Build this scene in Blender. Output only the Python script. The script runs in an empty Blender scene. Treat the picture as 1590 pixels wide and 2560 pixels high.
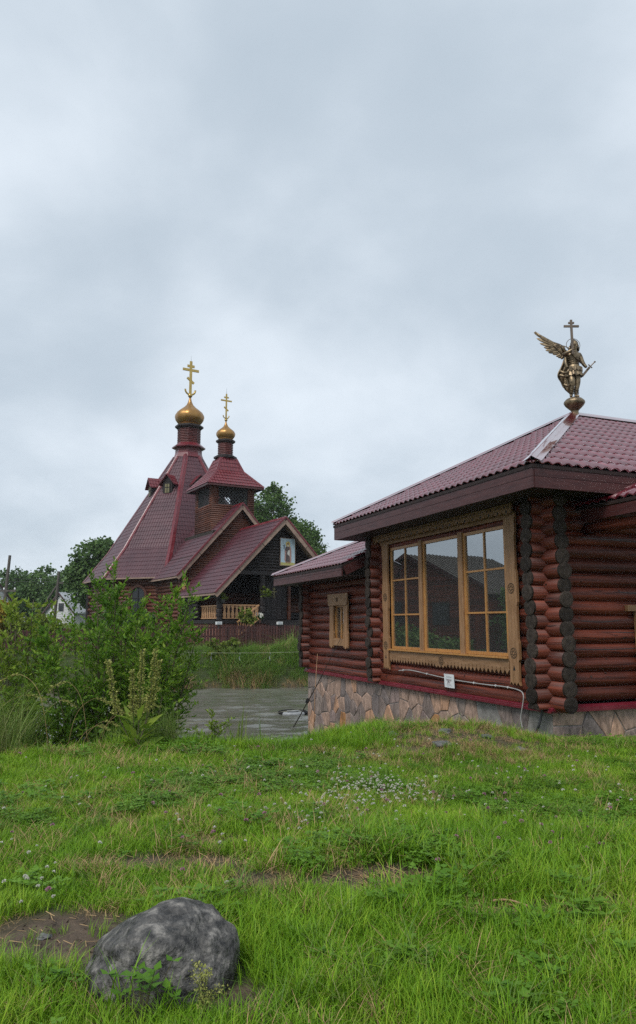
import bpy, bmesh, math, random
import numpy as np
from mathutils import Vector, Matrix, noise as mnoise

R = math.radians
random.seed(7); RNG = np.random.default_rng(7)
SC = bpy.context.scene
COL = SC.collection

# ------------------------------------------------------------------ camera, sky, sun, exposure
cam_d = bpy.data.cameras.new('camera'); CAM = bpy.data.objects.new('camera', cam_d); COL.objects.link(CAM)
cam_d.sensor_fit = 'VERTICAL'; cam_d.sensor_height = 36.0; cam_d.lens = 36.0 * 1800 / 2560
cam_d.clip_start = 0.05; cam_d.clip_end = 5000
CAM.location = (0, 0, 1.6); CAM.rotation_euler = (R(90 + 8.8), 0, 0)
SC.camera = CAM

W = bpy.data.worlds.new('World'); SC.world = W; W.use_nodes = True
wn, wl = W.node_tree.nodes, W.node_tree.links
wn.clear()
def N(nodes, t, **kw):
    n = nodes.new(t)
    for k, v in kw.items(): setattr(n, k, v)
    return n
wo = N(wn, 'ShaderNodeOutputWorld'); bg = N(wn, 'ShaderNodeBackground'); wl.new(bg.outputs[0], wo.inputs[0])
sky = N(wn, 'ShaderNodeTexSky', sky_type='NISHITA'); sky.sun_disc = False
sky.sun_elevation = R(50); sky.sun_rotation = R(210)
tc = N(wn, 'ShaderNodeTexCoord'); sep = N(wn, 'ShaderNodeSeparateXYZ'); wl.new(tc.outputs['Generated'], sep.inputs[0])
zc = N(wn, 'ShaderNodeMath', operation='MAXIMUM'); zc.inputs[1].default_value = 0.0; wl.new(sep.outputs['Z'], zc.inputs[0])
za = N(wn, 'ShaderNodeMath', operation='ADD'); za.inputs[1].default_value = 0.45; wl.new(zc.outputs[0], za.inputs[0])
dx = N(wn, 'ShaderNodeMath', operation='DIVIDE'); wl.new(sep.outputs['X'], dx.inputs[0]); wl.new(za.outputs[0], dx.inputs[1])
dy = N(wn, 'ShaderNodeMath', operation='DIVIDE'); wl.new(sep.outputs['Y'], dy.inputs[0]); wl.new(za.outputs[0], dy.inputs[1])
cmb = N(wn, 'ShaderNodeCombineXYZ'); wl.new(dx.outputs[0], cmb.inputs[0]); wl.new(dy.outputs[0], cmb.inputs[1])
cmb.inputs[2].default_value = 7.9
cn = N(wn, 'ShaderNodeTexNoise'); cn.inputs['Scale'].default_value = 2.1; cn.inputs['Detail'].default_value = 7
cn.inputs['Roughness'].default_value = 0.5; cn.inputs['Distortion'].default_value = 0.12
wl.new(cmb.outputs[0], cn.inputs['Vector'])
cr = N(wn, 'ShaderNodeValToRGB'); wl.new(cn.outputs['Fac'], cr.inputs[0])
cr.color_ramp.elements[0].position = 0.38; cr.color_ramp.elements[0].color = (0.335, 0.394, 0.452, 1)
cr.color_ramp.elements[1].position = 0.67; cr.color_ramp.elements[1].color = (0.60, 0.652, 0.706, 1)
cr.color_ramp.interpolation = 'B_SPLINE'
sm = N(wn, 'ShaderNodeVectorMath', operation='SCALE'); sm.inputs['Scale'].default_value = 0.08; wl.new(sky.outputs[0], sm.inputs[0])
smix = N(wn, 'ShaderNodeMix', data_type='RGBA'); smix.inputs['Factor'].default_value = 0.94
wl.new(sm.outputs[0], smix.inputs['A']); wl.new(cr.outputs[0], smix.inputs['B'])
wl.new(smix.outputs['Result'], bg.inputs[0]); bg.inputs[1].default_value = 1.0

sun_d = bpy.data.lights.new('sun', 'SUN'); SUN = bpy.data.objects.new('sun', sun_d); COL.objects.link(SUN)
sun_d.energy = 1.5; sun_d.angle = R(22); sun_d.color = (1.0, 0.97, 0.92)
SUN.rotation_euler = (R(40), 0, R(-30)); SUN.location = (-5, -10, 20)

SC.view_settings.view_transform = 'Standard'; SC.view_settings.look = 'None'
SC.view_settings.exposure = 0.62; SC.view_settings.gamma = 1.0; SC.view_settings.use_curve_mapping = False
SC.cycles.max_bounces = 8; SC.cycles.diffuse_bounces = 3; SC.cycles.glossy_bounces = 3
SC.cycles.transparent_max_bounces = 8; SC.cycles.use_denoising = False

# ------------------------------------------------------------------ materials
def new_mat(name):
    m = bpy.data.materials.new(name); m.use_nodes = True
    nt = m.node_tree; b = nt.nodes['Principled BSDF']
    return m, nt.nodes, nt.links, b
def setp(b, rough=None, metal=None, spec=None, coat=None, coat_r=None):
    if rough is not None: b.inputs['Roughness'].default_value = rough
    if metal is not None: b.inputs['Metallic'].default_value = metal
    if spec is not None: b.inputs['Specular IOR Level'].default_value = spec
    if coat is not None: b.inputs['Coat Weight'].default_value = coat
    if coat_r is not None: b.inputs['Coat Roughness'].default_value = coat_r
def c4(c): return (c[0], c[1], c[2], 1)
def nmat(name, c1, c2, scale=4.0, stretch=(1, 1, 1), rough=0.6, metal=0.0, spec=0.4, detail=5.0, lo=0.3, hi=0.7,
         objvar=0.0, bump=0.0, bscale=None, coat=None, coat_r=0.1, rvar=0.0, crack=0.0, island=0.0, c3=None):
    m, n, l, b = new_mat(name)
    t = N(n, 'ShaderNodeTexCoord'); mp = N(n, 'ShaderNodeMapping'); mp.inputs['Scale'].default_value = stretch
    l.new(t.outputs['Object'], mp.inputs[0])
    oi = N(n, 'ShaderNodeObjectInfo')
    off = N(n, 'ShaderNodeVectorMath', operation='MULTIPLY_ADD')      # per-object offset so copies differ
    off.inputs[1].default_value = (1, 1, 1)
    sc = N(n, 'ShaderNodeVectorMath', operation='SCALE'); sc.inputs[0].default_value = (37.0, 21.0, 13.0)
    l.new(oi.outputs['Random'], sc.inputs['Scale'])
    l.new(mp.outputs[0], off.inputs[0]); l.new(sc.outputs[0], off.inputs[2])
    ns = N(n, 'ShaderNodeTexNoise'); ns.inputs['Scale'].default_value = scale; ns.inputs['Detail'].default_value = detail
    ns.inputs['Roughness'].default_value = 0.6
    l.new(off.outputs[0], ns.inputs['Vector'])
    r = N(n, 'ShaderNodeValToRGB'); l.new(ns.outputs['Fac'], r.inputs[0])
    r.color_ramp.elements[0].position = lo; r.color_ramp.elements[0].color = c4(c1)
    r.color_ramp.elements[1].position = hi; r.color_ramp.elements[1].color = c4(c2)
    if c3 is not None:
        e_ = r.color_ramp.elements.new((lo + hi) / 2); e_.color = c4(c3)
    out = r.outputs[0]
    if objvar or island:
        mm = N(n, 'ShaderNodeMapRange'); mm.inputs['To Min'].default_value = 1 - (objvar or island); mm.inputs['To Max'].default_value = 1 + (objvar or island)
        if island:
            g = N(n, 'ShaderNodeNewGeometry'); l.new(g.outputs['Random Per Island'], mm.inputs[0])
        else: l.new(oi.outputs['Random'], mm.inputs[0])
        vs = N(n, 'ShaderNodeVectorMath', operation='SCALE'); l.new(out, vs.inputs[0]); l.new(mm.outputs[0], vs.inputs['Scale'])
        out = vs.outputs[0]
    if crack:
        nc = N(n, 'ShaderNodeTexNoise'); nc.inputs['Scale'].default_value = scale * 0.3; nc.inputs['Detail'].default_value = 3.0
        l.new(off.outputs[0], nc.inputs['Vector'])
        rr = N(n, 'ShaderNodeValToRGB'); l.new(nc.outputs['Fac'], rr.inputs[0])
        rr.color_ramp.elements[0].position = 0.490; rr.color_ramp.elements[0].color = (1, 1, 1, 1)
        rr.color_ramp.elements[1].position = 0.510; rr.color_ramp.elements[1].color = (1, 1, 1, 1)
        e_ = rr.color_ramp.elements.new(0.5); k = 1 - crack; e_.color = (k, k, k, 1)
        mx = N(n, 'ShaderNodeMix', data_type='RGBA', blend_type='MULTIPLY'); mx.inputs['Factor'].default_value = 1
        l.new(out, mx.inputs['A']); l.new(rr.outputs[0], mx.inputs['B']); out = mx.outputs['Result']
    l.new(out, b.inputs['Base Color'])
    setp(b, rough, metal, spec, coat, coat_r)
    if rvar:
        mr = N(n, 'ShaderNodeMapRange'); mr.inputs['From Min'].default_value = 0.3; mr.inputs['From Max'].default_value = 0.7
        mr.inputs['To Min'].default_value = max(0.02, rough - rvar); mr.inputs['To Max'].default_value = rough + rvar
        l.new(ns.outputs['Fac'], mr.inputs[0]); l.new(mr.outputs[0], b.inputs['Roughness'])
    if bump:
        bn = N(n, 'ShaderNodeBump'); bn.inputs['Strength'].default_value = bump; bn.inputs['Distance'].default_value = 0.02
        if bscale:
            n2 = N(n, 'ShaderNodeTexNoise'); n2.inputs['Scale'].default_value = bscale; n2.inputs['Detail'].default_value = 4
            l.new(off.outputs[0], n2.inputs['Vector']); l.new(n2.outputs['Fac'], bn.inputs['Height'])
        else: l.new(ns.outputs['Fac'], bn.inputs['Height'])
        l.new(bn.outputs[0], b.inputs['Normal'])
    return m
def leaf_mat(name, cols, rough=0.45, trans=0.35, spec=0.16, wscale=0.5):
    """foliage: colour by island + object randomness, thin leaves let light through"""
    m, n, l, b = new_mat(name)
    g = N(n, 'ShaderNodeNewGeometry'); oi = N(n, 'ShaderNodeObjectInfo')
    ns = N(n, 'ShaderNodeTexNoise'); ns.inputs['Scale'].default_value = wscale; ns.inputs['Detail'].default_value = 2
    l.new(g.outputs['Position'], ns.inputs['Vector'])
    a = N(n, 'ShaderNodeMath', operation='MULTIPLY_ADD'); a.inputs[1].default_value = 0.45; l.new(g.outputs['Random Per Island'], a.inputs[0])
    a2 = N(n, 'ShaderNodeMath', operation='MULTIPLY_ADD'); a2.inputs[1].default_value = 0.25; l.new(oi.outputs['Random'], a2.inputs[0]); l.new(a.outputs[0], a2.inputs[2])
    mr = N(n, 'ShaderNodeMapRange'); mr.inputs['From Min'].default_value = 0.3; mr.inputs['From Max'].default_value = 0.7; mr.inputs['To Max'].default_value = 0.35
    l.new(ns.outputs['Fac'], mr.inputs[0]); l.new(mr.outputs[0], a.inputs[2])
    r = N(n, 'ShaderNodeValToRGB'); l.new(a2.outputs[0], r.inputs[0])
    els = r.color_ramp.elements
    els[0].position = 0.08; els[0].color = c4(cols[0]); els[1].position = 0.92; els[1].color = c4(cols[-1])
    for i, c in enumerate(cols[1:-1]):
        e_ = els.new(0.08 + 0.84 * (i + 1) / (len(cols) - 1)); e_.color = c4(c)
    l.new(r.outputs[0], b.inputs['Base Color']); setp(b, rough, 0, spec)
    tr = N(n, 'ShaderNodeBsdfTranslucent'); l.new(r.outputs[0], tr.inputs[0])
    mx = N(n, 'ShaderNodeMixShader'); mx.inputs[0].default_value = trans
    l.new(b.outputs[0], mx.inputs[1]); l.new(tr.outputs[0], mx.inputs[2]); l.new(mx.outputs[0], n['Material Output'].inputs[0])
    return m
M = {}
RED = ((0.034, 0.0078, 0.005), (0.182, 0.042, 0.022))
M['log_x'] = nmat('red stained log along x', *RED, scale=3.0, stretch=(0.22, 7, 7), rough=0.52, spec=0.3, objvar=0.34, bump=0.6, rvar=0.12, crack=0.85, detail=9)
M['log_y'] = nmat('red stained log along y', *RED, scale=3.0, stretch=(7, 0.22, 7), rough=0.52, spec=0.3, objvar=0.34, bump=0.6, rvar=0.12, crack=0.85, detail=9)
M['log_end'] = nmat('dark sealed log end', (0.018, 0.014, 0.012), (0.062, 0.052, 0.045), scale=14, rough=0.7, spec=0.25, objvar=0.4, bump=0.5, crack=0.6)
def ring_mat():
    m = nmat('dark sealed log end', (0.014, 0.010, 0.008), (0.050, 0.038, 0.030), scale=16, rough=0.75, spec=0.2, objvar=0.4, bump=0.5)
    n, l = m.node_tree.nodes, m.node_tree.links; b = n['Principled BSDF']; src = b.inputs['Base Color'].links[0].from_socket
    t = N(n, 'ShaderNodeTexCoord'); ln = N(n, 'ShaderNodeVectorMath', operation='LENGTH'); l.new(t.outputs['Object'], ln.inputs[0])
    mu = N(n, 'ShaderNodeMath', operation='MULTIPLY'); mu.inputs[1].default_value = 330; l.new(ln.outputs['Value'], mu.inputs[0]); si = N(n, 'ShaderNodeMath', operation='SINE'); l.new(mu.outputs[0], si.inputs[0])
    mr = N(n, 'ShaderNodeMapRange'); mr.inputs['From Min'].default_value = -1; mr.inputs['To Min'].default_value = .6; mr.inputs['To Max'].default_value = 1.35; l.new(si.outputs[0], mr.inputs[0])
    vs = N(n, 'ShaderNodeVectorMath', operation='SCALE'); l.new(src, vs.inputs[0]); l.new(mr.outputs[0], vs.inputs['Scale']); l.new(vs.outputs[0], b.inputs['Base Color']); return m
M['log_end'] = ring_mat()
M['ch_log'] = nmat('brown church log', (0.062, 0.020, 0.011), (0.135, 0.044, 0.023), scale=2.0, stretch=(0.4, 0.4, 3), rough=0.5, spec=0.35, objvar=0.25, bump=0.2)
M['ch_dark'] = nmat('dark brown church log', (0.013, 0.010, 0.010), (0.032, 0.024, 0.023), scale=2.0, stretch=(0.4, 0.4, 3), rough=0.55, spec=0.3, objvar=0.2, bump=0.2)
M['ch_shingle'] = nmat('red brown drum log', (0.060, 0.014, 0.013), (0.13, 0.032, 0.027), scale=3.0, rough=0.5, spec=0.35, objvar=0.15)
M['roof'] = nmat('wet burgundy metal tile', (0.105, 0.006, 0.015), (0.165, 0.013, 0.027), scale=1.2, rough=0.36, spec=0.35, coat=1.0, coat_r=0.03, objvar=0.22, rvar=0.06, bump=0.04, bscale=14)
M['roof'].node_tree.nodes['Principled BSDF'].inputs['Coat IOR'].default_value = 2.3
M['ch_roof'] = nmat('church burgundy metal tile', (0.052, 0.014, 0.021), (0.085, 0.025, 0.033), scale=0.7, rough=0.40, spec=0.5, coat=0.0, coat_r=0.2, rvar=0.06)
M['cap'] = nmat('red folded ridge metal', (0.10, 0.008, 0.014), (0.16, 0.016, 0.022), scale=2.5, rough=0.34, spec=0.5, coat=0.15, coat_r=0.2, rvar=0.1, bump=0.06, bscale=5)
M['cap_wet'] = nmat('wet ridge metal', (0.13, 0.010, 0.016), (0.20, 0.02, 0.028), scale=3, rough=0.16, spec=1.0, coat=1.0, coat_r=0.05, rvar=0.1, bump=0.25, bscale=5)
M['cap_wet'].node_tree.nodes['Principled BSDF'].inputs['Coat IOR'].default_value = 2.1
M['flash'] = nmat('red base flashing', (0.10, 0.008, 0.016), (0.17, 0.018, 0.03), scale=2.5, rough=0.3, spec=0.6, rvar=0.1)
M['fascia'] = nmat('dark red fascia board', (0.040, 0.010, 0.010), (0.080, 0.024, 0.022), scale=5, stretch=(0.6, 0.6, 4), rough=0.45, spec=0.4, objvar=0.12, bump=0.15)
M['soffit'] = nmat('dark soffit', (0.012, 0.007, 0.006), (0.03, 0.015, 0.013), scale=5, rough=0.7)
M['casing'] = nmat('weathered pine casing', (0.215, 0.112, 0.050), (0.37, 0.205, 0.105), scale=4, stretch=(5, 5, 0.7), rough=0.55, spec=0.35, bump=0.25, objvar=0.10, c3=(0.29, 0.158, 0.076))
M['casing_h'] = nmat('weathered pine board', (0.205, 0.110, 0.052), (0.345, 0.198, 0.104), scale=4, stretch=(5, 0.6, 5), rough=0.55, spec=0.35, bump=0.25, objvar=0.10)
M['sash'] = nmat('varnished sash wood', (0.34, 0.150, 0.042), (0.48, 0.245, 0.080), scale=5, stretch=(4, 4, 1), rough=0.35, spec=0.5, objvar=0.1)
M['carve'] = nmat('shadowed carving', (0.07, 0.04, 0.02), (0.12, 0.07, 0.035), scale=8, rough=0.7)
M['pale_wood'] = nmat('new pine wood', (0.42, 0.22, 0.10), (0.58, 0.34, 0.18), scale=5, stretch=(3, 3, 1), rough=0.5, spec=0.3, objvar=0.12)
M['barge'] = nmat('grey weathered barge board', (0.20, 0.13, 0.10), (0.36, 0.25, 0.19), scale=2, rough=0.6, objvar=0.1)
M['brick'] = nmat('red brick plinth', (0.16, 0.06, 0.045), (0.27, 0.12, 0.09), scale=6, rough=0.8, objvar=0.2)
M['mortar'] = nmat('grey mortar', (0.15, 0.14, 0.128), (0.30, 0.28, 0.26), scale=5, rough=0.75, bump=0.5, bscale=25)
M['gold'] = nmat('gilded dome metal', (0.30, 0.155, 0.045), (0.40, 0.225, 0.075), scale=1.5, rough=0.36, metal=0.7, spec=0.5, rvar=0.06, bump=0.05, bscale=3)
M['gold_cross'] = nmat('gilded cross metal', (0.42, 0.29, 0.085), (0.52, 0.37, 0.12), scale=2, rough=0.32, metal=0.7)
M['bronze'] = nmat('aged bronze', (0.062, 0.046, 0.033), (0.33, 0.25, 0.155), scale=7, rough=0.42, metal=0.85, rvar=0.12, bump=0.5, bscale=16, lo=0.32, hi=0.66)
M['bronze_grey'] = nmat('bronze bars', (0.12, 0.095, 0.075), (0.22, 0.17, 0.13), scale=6, rough=0.5, metal=0.7)
M['white'] = nmat('white plastic', (0.62, 0.63, 0.63), (0.76, 0.77, 0.77), scale=6, rough=0.4)
M['paper'] = nmat('white paper', (0.62, 0.65, 0.66), (0.74, 0.76, 0.77), scale=3, rough=0.6)
M['ink'] = nmat('black print', (0.03, 0.03, 0.035), (0.07, 0.06, 0.07), scale=9, rough=0.7)
M['ink_red'] = nmat('red print', (0.30, 0.08, 0.09), (0.36, 0.12, 0.12), scale=9, rough=0.7)
M['ink_grey'] = nmat('grey print', (0.26, 0.26, 0.29), (0.36, 0.36, 0.38), scale=9, rough=0.7)
M['black'] = nmat('black rubber', (0.012, 0.012, 0.013), (0.03, 0.03, 0.03), scale=8, rough=0.4)
M['tyre'] = nmat('matt black float', (0.008, 0.008, 0.009), (0.02, 0.02, 0.02), scale=8, rough=0.8, spec=0.1)
M['float_grey'] = nmat('dull white float', (0.20, 0.21, 0.22), (0.32, 0.33, 0.34), scale=6, rough=0.5)
M['knot'] = nmat('dark knot', (0.022, 0.008, 0.005), (0.05, 0.018, 0.010), scale=20, rough=0.6)
M['dark_in'] = nmat('dark interior', (0.018, 0.014, 0.011), (0.04, 0.03, 0.022), scale=2, rough=0.8)
M['dark_metal'] = nmat('dark grille metal', (0.035, 0.034, 0.034), (0.075, 0.073, 0.072), scale=5, rough=0.5)
M['picket'] = nmat('dark red picket', (0.045, 0.016, 0.014), (0.095, 0.036, 0.030), scale=5, stretch=(3, 3, 0.6), rough=0.55, objvar=0.3)
M['pole'] = nmat('grey timber pole', (0.06, 0.052, 0.045), (0.13, 0.115, 0.10), scale=4, stretch=(3, 3, .5), rough=0.8)
M['bark'] = nmat('dark bark', (0.030, 0.024, 0.018), (0.085, 0.070, 0.055), scale=9, rough=0.85, bump=0.4)
M['twig'] = nmat('green brown twig', (0.045, 0.042, 0.020), (0.11, 0.095, 0.05), scale=9, rough=0.7)
M['siding'] = nmat('white siding', (0.55, 0.55, 0.54), (0.68, 0.68, 0.67), scale=2, rough=0.6)
M['slate'] = nmat('grey sheet roof', (0.28, 0.30, 0.32), (0.40, 0.42, 0.44), scale=1.5, rough=0.45)
M['rod'] = nmat('dark rod', (0.015, 0.012, 0.01), (0.05, 0.03, 0.02), scale=9, rough=0.35)
M['cane'] = nmat('pale cane', (0.30, 0.17, 0.09), (0.42, 0.26, 0.15), scale=9, rough=0.6)
M['rope'] = nmat('pale rope', (0.42, 0.42, 0.28), (0.55, 0.55, 0.42), scale=9, rough=0.7)
M['conduit'] = nmat('white conduit', (0.26, 0.25, 0.24), (0.42, 0.41, 0.40), scale=6, rough=0.45)
M['straw'] = nmat('dry straw', (0.22, 0.13, 0.055), (0.42, 0.29, 0.14), scale=9, rough=0.7, island=0.35)
M['boulder'] = nmat('wet grey boulder', (0.022, 0.021, 0.020), (0.25, 0.232, 0.208), scale=17.0, rough=0.5, spec=0.35, detail=15, lo=0.36, hi=0.68, bump=1.0, bscale=45, rvar=0.12, c3=(0.085, 0.080, 0.074))
M['rock'] = nmat('grey field rock', (0.045, 0.045, 0.046), (0.18, 0.175, 0.17), scale=6, rough=0.55, objvar=0.2, bump=0.5, bscale=18)

def stone_mat():
    m, n, l, b = new_mat('polished field stone')
    oi = N(n, 'ShaderNodeObjectInfo'); r = N(n, 'ShaderNodeValToRGB'); l.new(oi.outputs['Random'], r.inputs[0])
    r.color_ramp.interpolation = 'CONSTANT'
    cols = [(0, (0.21, 0.160, 0.14)), (.16, (0.36, 0.245, 0.19)), (.30, (0.26, 0.19, 0.17)), (.42, (0.44, 0.275, 0.19)), (.52, (0.27, 0.21, 0.18)),
            (.66, (0.46, 0.265, 0.165)), (.74, (0.18, 0.145, 0.135)), (.84, (0.38, 0.255, 0.195)), (.96, (0.38, 0.18, 0.07))]
    e0 = r.color_ramp.elements
    e0[0].position = 0; e0[0].color = c4(cols[0][1]); e0[1].position = cols[1][0]; e0[1].color = c4(cols[1][1])
    for p, c in cols[2:]:
        x = e0.new(p); x.color = c4(c)
    t = N(n, 'ShaderNodeTexCoord'); mp = N(n, 'ShaderNodeMapping'); mp.inputs['Scale'].default_value = (3, 3, 1.2); l.new(t.outputs['Object'], mp.inputs[0])
    ad = N(n, 'ShaderNodeVectorMath', operation='ADD'); l.new(mp.outputs[0], ad.inputs[0])
    sc = N(n, 'ShaderNodeVectorMath', operation='SCALE'); sc.inputs[0].default_value = (40, 23, 31); l.new(oi.outputs['Random'], sc.inputs['Scale']); l.new(sc.outputs[0], ad.inputs[1])
    ns = N(n, 'ShaderNodeTexNoise'); ns.inputs['Scale'].default_value = 3.2; ns.inputs['Detail'].default_value = 8; ns.inputs['Roughness'].default_value = .68; ns.inputs['Distortion'].default_value = .5
    l.new(ad.outputs[0], ns.inputs['Vector'])
    mr = N(n, 'ShaderNodeMapRange'); mr.inputs['From Min'].default_value = .3; mr.inputs['From Max'].default_value = .72; mr.inputs['To Min'].default_value = .35; mr.inputs['To Max'].default_value = 1.55
    l.new(ns.outputs['Fac'], mr.inputs[0])
    vs = N(n, 'ShaderNodeVectorMath', operation='SCALE'); l.new(r.outputs[0], vs.inputs[0]); l.new(mr.outputs[0], vs.inputs['Scale'])
    l.new(vs.outputs[0], b.inputs['Base Color']); setp(b, 0.5, 0, 0.45)
    bn = N(n, 'ShaderNodeBump'); bn.inputs['Strength'].default_value = .6; bn.inputs['Distance'].default_value = .02; l.new(ns.outputs['Fac'], bn.inputs['Height']); l.new(bn.outputs[0], b.inputs['Normal'])
    return m
M['stone'] = stone_mat()

def glass_mat(name, ior=1.9, tint=(0.75, 0.8, 0.78)):
    m, n, l, b = new_mat(name)
    tr = N(n, 'ShaderNodeBsdfTransparent'); tr.inputs[0].default_value = c4(tint)
    gl = N(n, 'ShaderNodeBsdfGlossy'); gl.inputs['Roughness'].default_value = 0.012; gl.inputs['Color'].default_value = (0.92, 0.95, 0.97, 1)
    fr = N(n, 'ShaderNodeFresnel'); fr.inputs[0].default_value = ior
    mx = N(n, 'ShaderNodeMixShader'); l.new(fr.outputs[0], mx.inputs[0]); l.new(tr.outputs[0], mx.inputs[1]); l.new(gl.outputs[0], mx.inputs[2])
    df = N(n, 'ShaderNodeBsdfDiffuse'); df.inputs[0].default_value = (0.55, 0.58, 0.56, 1); m2 = N(n, 'ShaderNodeMixShader'); m2.inputs[0].default_value = 0.04
    l.new(mx.outputs[0], m2.inputs[1]); l.new(df.outputs[0], m2.inputs[2]); l.new(m2.outputs[0], n['Material Output'].inputs[0])
    return m
M['glass'] = glass_mat('double glazing', 5.0)
M['glass_far'] = glass_mat('church glass', 1.6)
M['dark_pane'] = nmat('dark window pane', (0.010, 0.012, 0.014), (0.03, 0.034, 0.038), scale=1.5, rough=.25, spec=.4)

def water_mat():
    m, n, l, b = new_mat('pond water in rain')
    b.inputs['Base Color'].default_value = (0.125, 0.125, 0.102, 1); setp(b, 0.05, 0, 0.9); b.inputs['IOR'].default_value = 1.33
    g = N(n, 'ShaderNodeNewGeometry'); mp = N(n, 'ShaderNodeMapping'); mp.inputs['Scale'].default_value = (1, 1, 1); l.new(g.outputs['Position'], mp.inputs[0])
    n1 = N(n, 'ShaderNodeTexNoise'); n1.inputs['Scale'].default_value = 1.5; n1.inputs['Detail'].default_value = 7; n1.inputs['Roughness'].default_value = .68; l.new(mp.outputs[0], n1.inputs['Vector'])
    n2 = N(n, 'ShaderNodeTexVoronoi'); n2.inputs['Scale'].default_value = 7.0; n2.feature = 'SMOOTH_F1'; l.new(mp.outputs[0], n2.inputs['Vector'])
    ad = N(n, 'ShaderNodeMath', operation='MULTIPLY_ADD'); ad.inputs[1].default_value = 0.35; l.new(n2.outputs['Distance'], ad.inputs[0]); l.new(n1.outputs['Fac'], ad.inputs[2])
    bn = N(n, 'ShaderNodeBump'); bn.inputs['Strength'].default_value = 0.5; bn.inputs['Distance'].default_value = 0.05
    l.new(ad.outputs[0], bn.inputs['Height']); l.new(bn.outputs[0], b.inputs['Normal'])
    return m
M['water'] = water_mat()
M['grass'] = leaf_mat('lawn grass', [(0.056, 0.136, 0.008), (0.120, 0.262, 0.012), (0.195, 0.350, 0.020), (0.33, 0.44, 0.042)], rough=0.42, trans=0.2, wscale=0.9)
M['grass_far'] = leaf_mat('bank grass', [(0.062, 0.15, 0.020), (0.115, 0.235, 0.030), (0.175, 0.295, 0.05), (0.26, 0.31, 0.09)], rough=0.5, trans=0.3, wscale=0.35)
M['reed'] = leaf_mat('tall wet grass', [(0.065, 0.15, 0.028), (0.12, 0.22, 0.04), (0.18, 0.26, 0.055), (0.27, 0.27, 0.11)], rough=0.42, trans=0.3, wscale=0.8)
M['clover'] = leaf_mat('clover leaf', [(0.065, 0.16, 0.014), (0.11, 0.23, 0.022), (0.16, 0.29, 0.034)], rough=0.45, trans=0.28, wscale=1.4)
M['willow'] = leaf_mat('willow leaf', [(0.050, 0.125, 0.016), (0.105, 0.225, 0.024), (0.20, 0.34, 0.036), (0.36, 0.46, 0.07)], rough=0.40, trans=0.42, wscale=1.3)
M['sapling'] = leaf_mat('yellowish willow leaf', [(0.08, 0.16, 0.018), (0.17, 0.27, 0.03), (0.31, 0.38, 0.06)], rough=0.42, trans=0.35, wscale=1.5)
M['birch'] = leaf_mat('birch foliage', [(0.045, 0.092, 0.024), (0.092, 0.165, 0.042), (0.165, 0.24, 0.065)], rough=0.5, trans=0.25, wscale=0.3)
M['wood'] = leaf_mat('far dark foliage', [(0.040, 0.085, 0.028), (0.080, 0.15, 0.045), (0.135, 0.215, 0.065)], rough=0.5, trans=0.25, wscale=0.25)
M['lime'] = leaf_mat('light green shrub', [(0.07, 0.12, 0.018), (0.14, 0.19, 0.03), (0.20, 0.24, 0.045)], rough=0.5, trans=0.3, wscale=0.6)
M['yellow'] = leaf_mat('golden shrub', [(0.16, 0.13, 0.02), (0.28, 0.21, 0.025), (0.36, 0.27, 0.04)], rough=0.5, trans=0.3, wscale=0.8)
M['seed'] = leaf_mat('dock seed heads', [(0.17, 0.21, 0.05), (0.32, 0.33, 0.09), (0.46, 0.42, 0.16)], rough=0.6, trans=0.2)
M['petal_w'] = leaf_mat('white clover flower', [(0.50, 0.48, 0.40), (0.66, 0.64, 0.56), (0.74, 0.72, 0.66)], rough=0.6, trans=0.2)
M['petal_p'] = leaf_mat('pink clover flower', [(0.30, 0.13, 0.19), (0.42, 0.22, 0.28), (0.52, 0.36, 0.40)], rough=0.6, trans=0.2)

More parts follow.
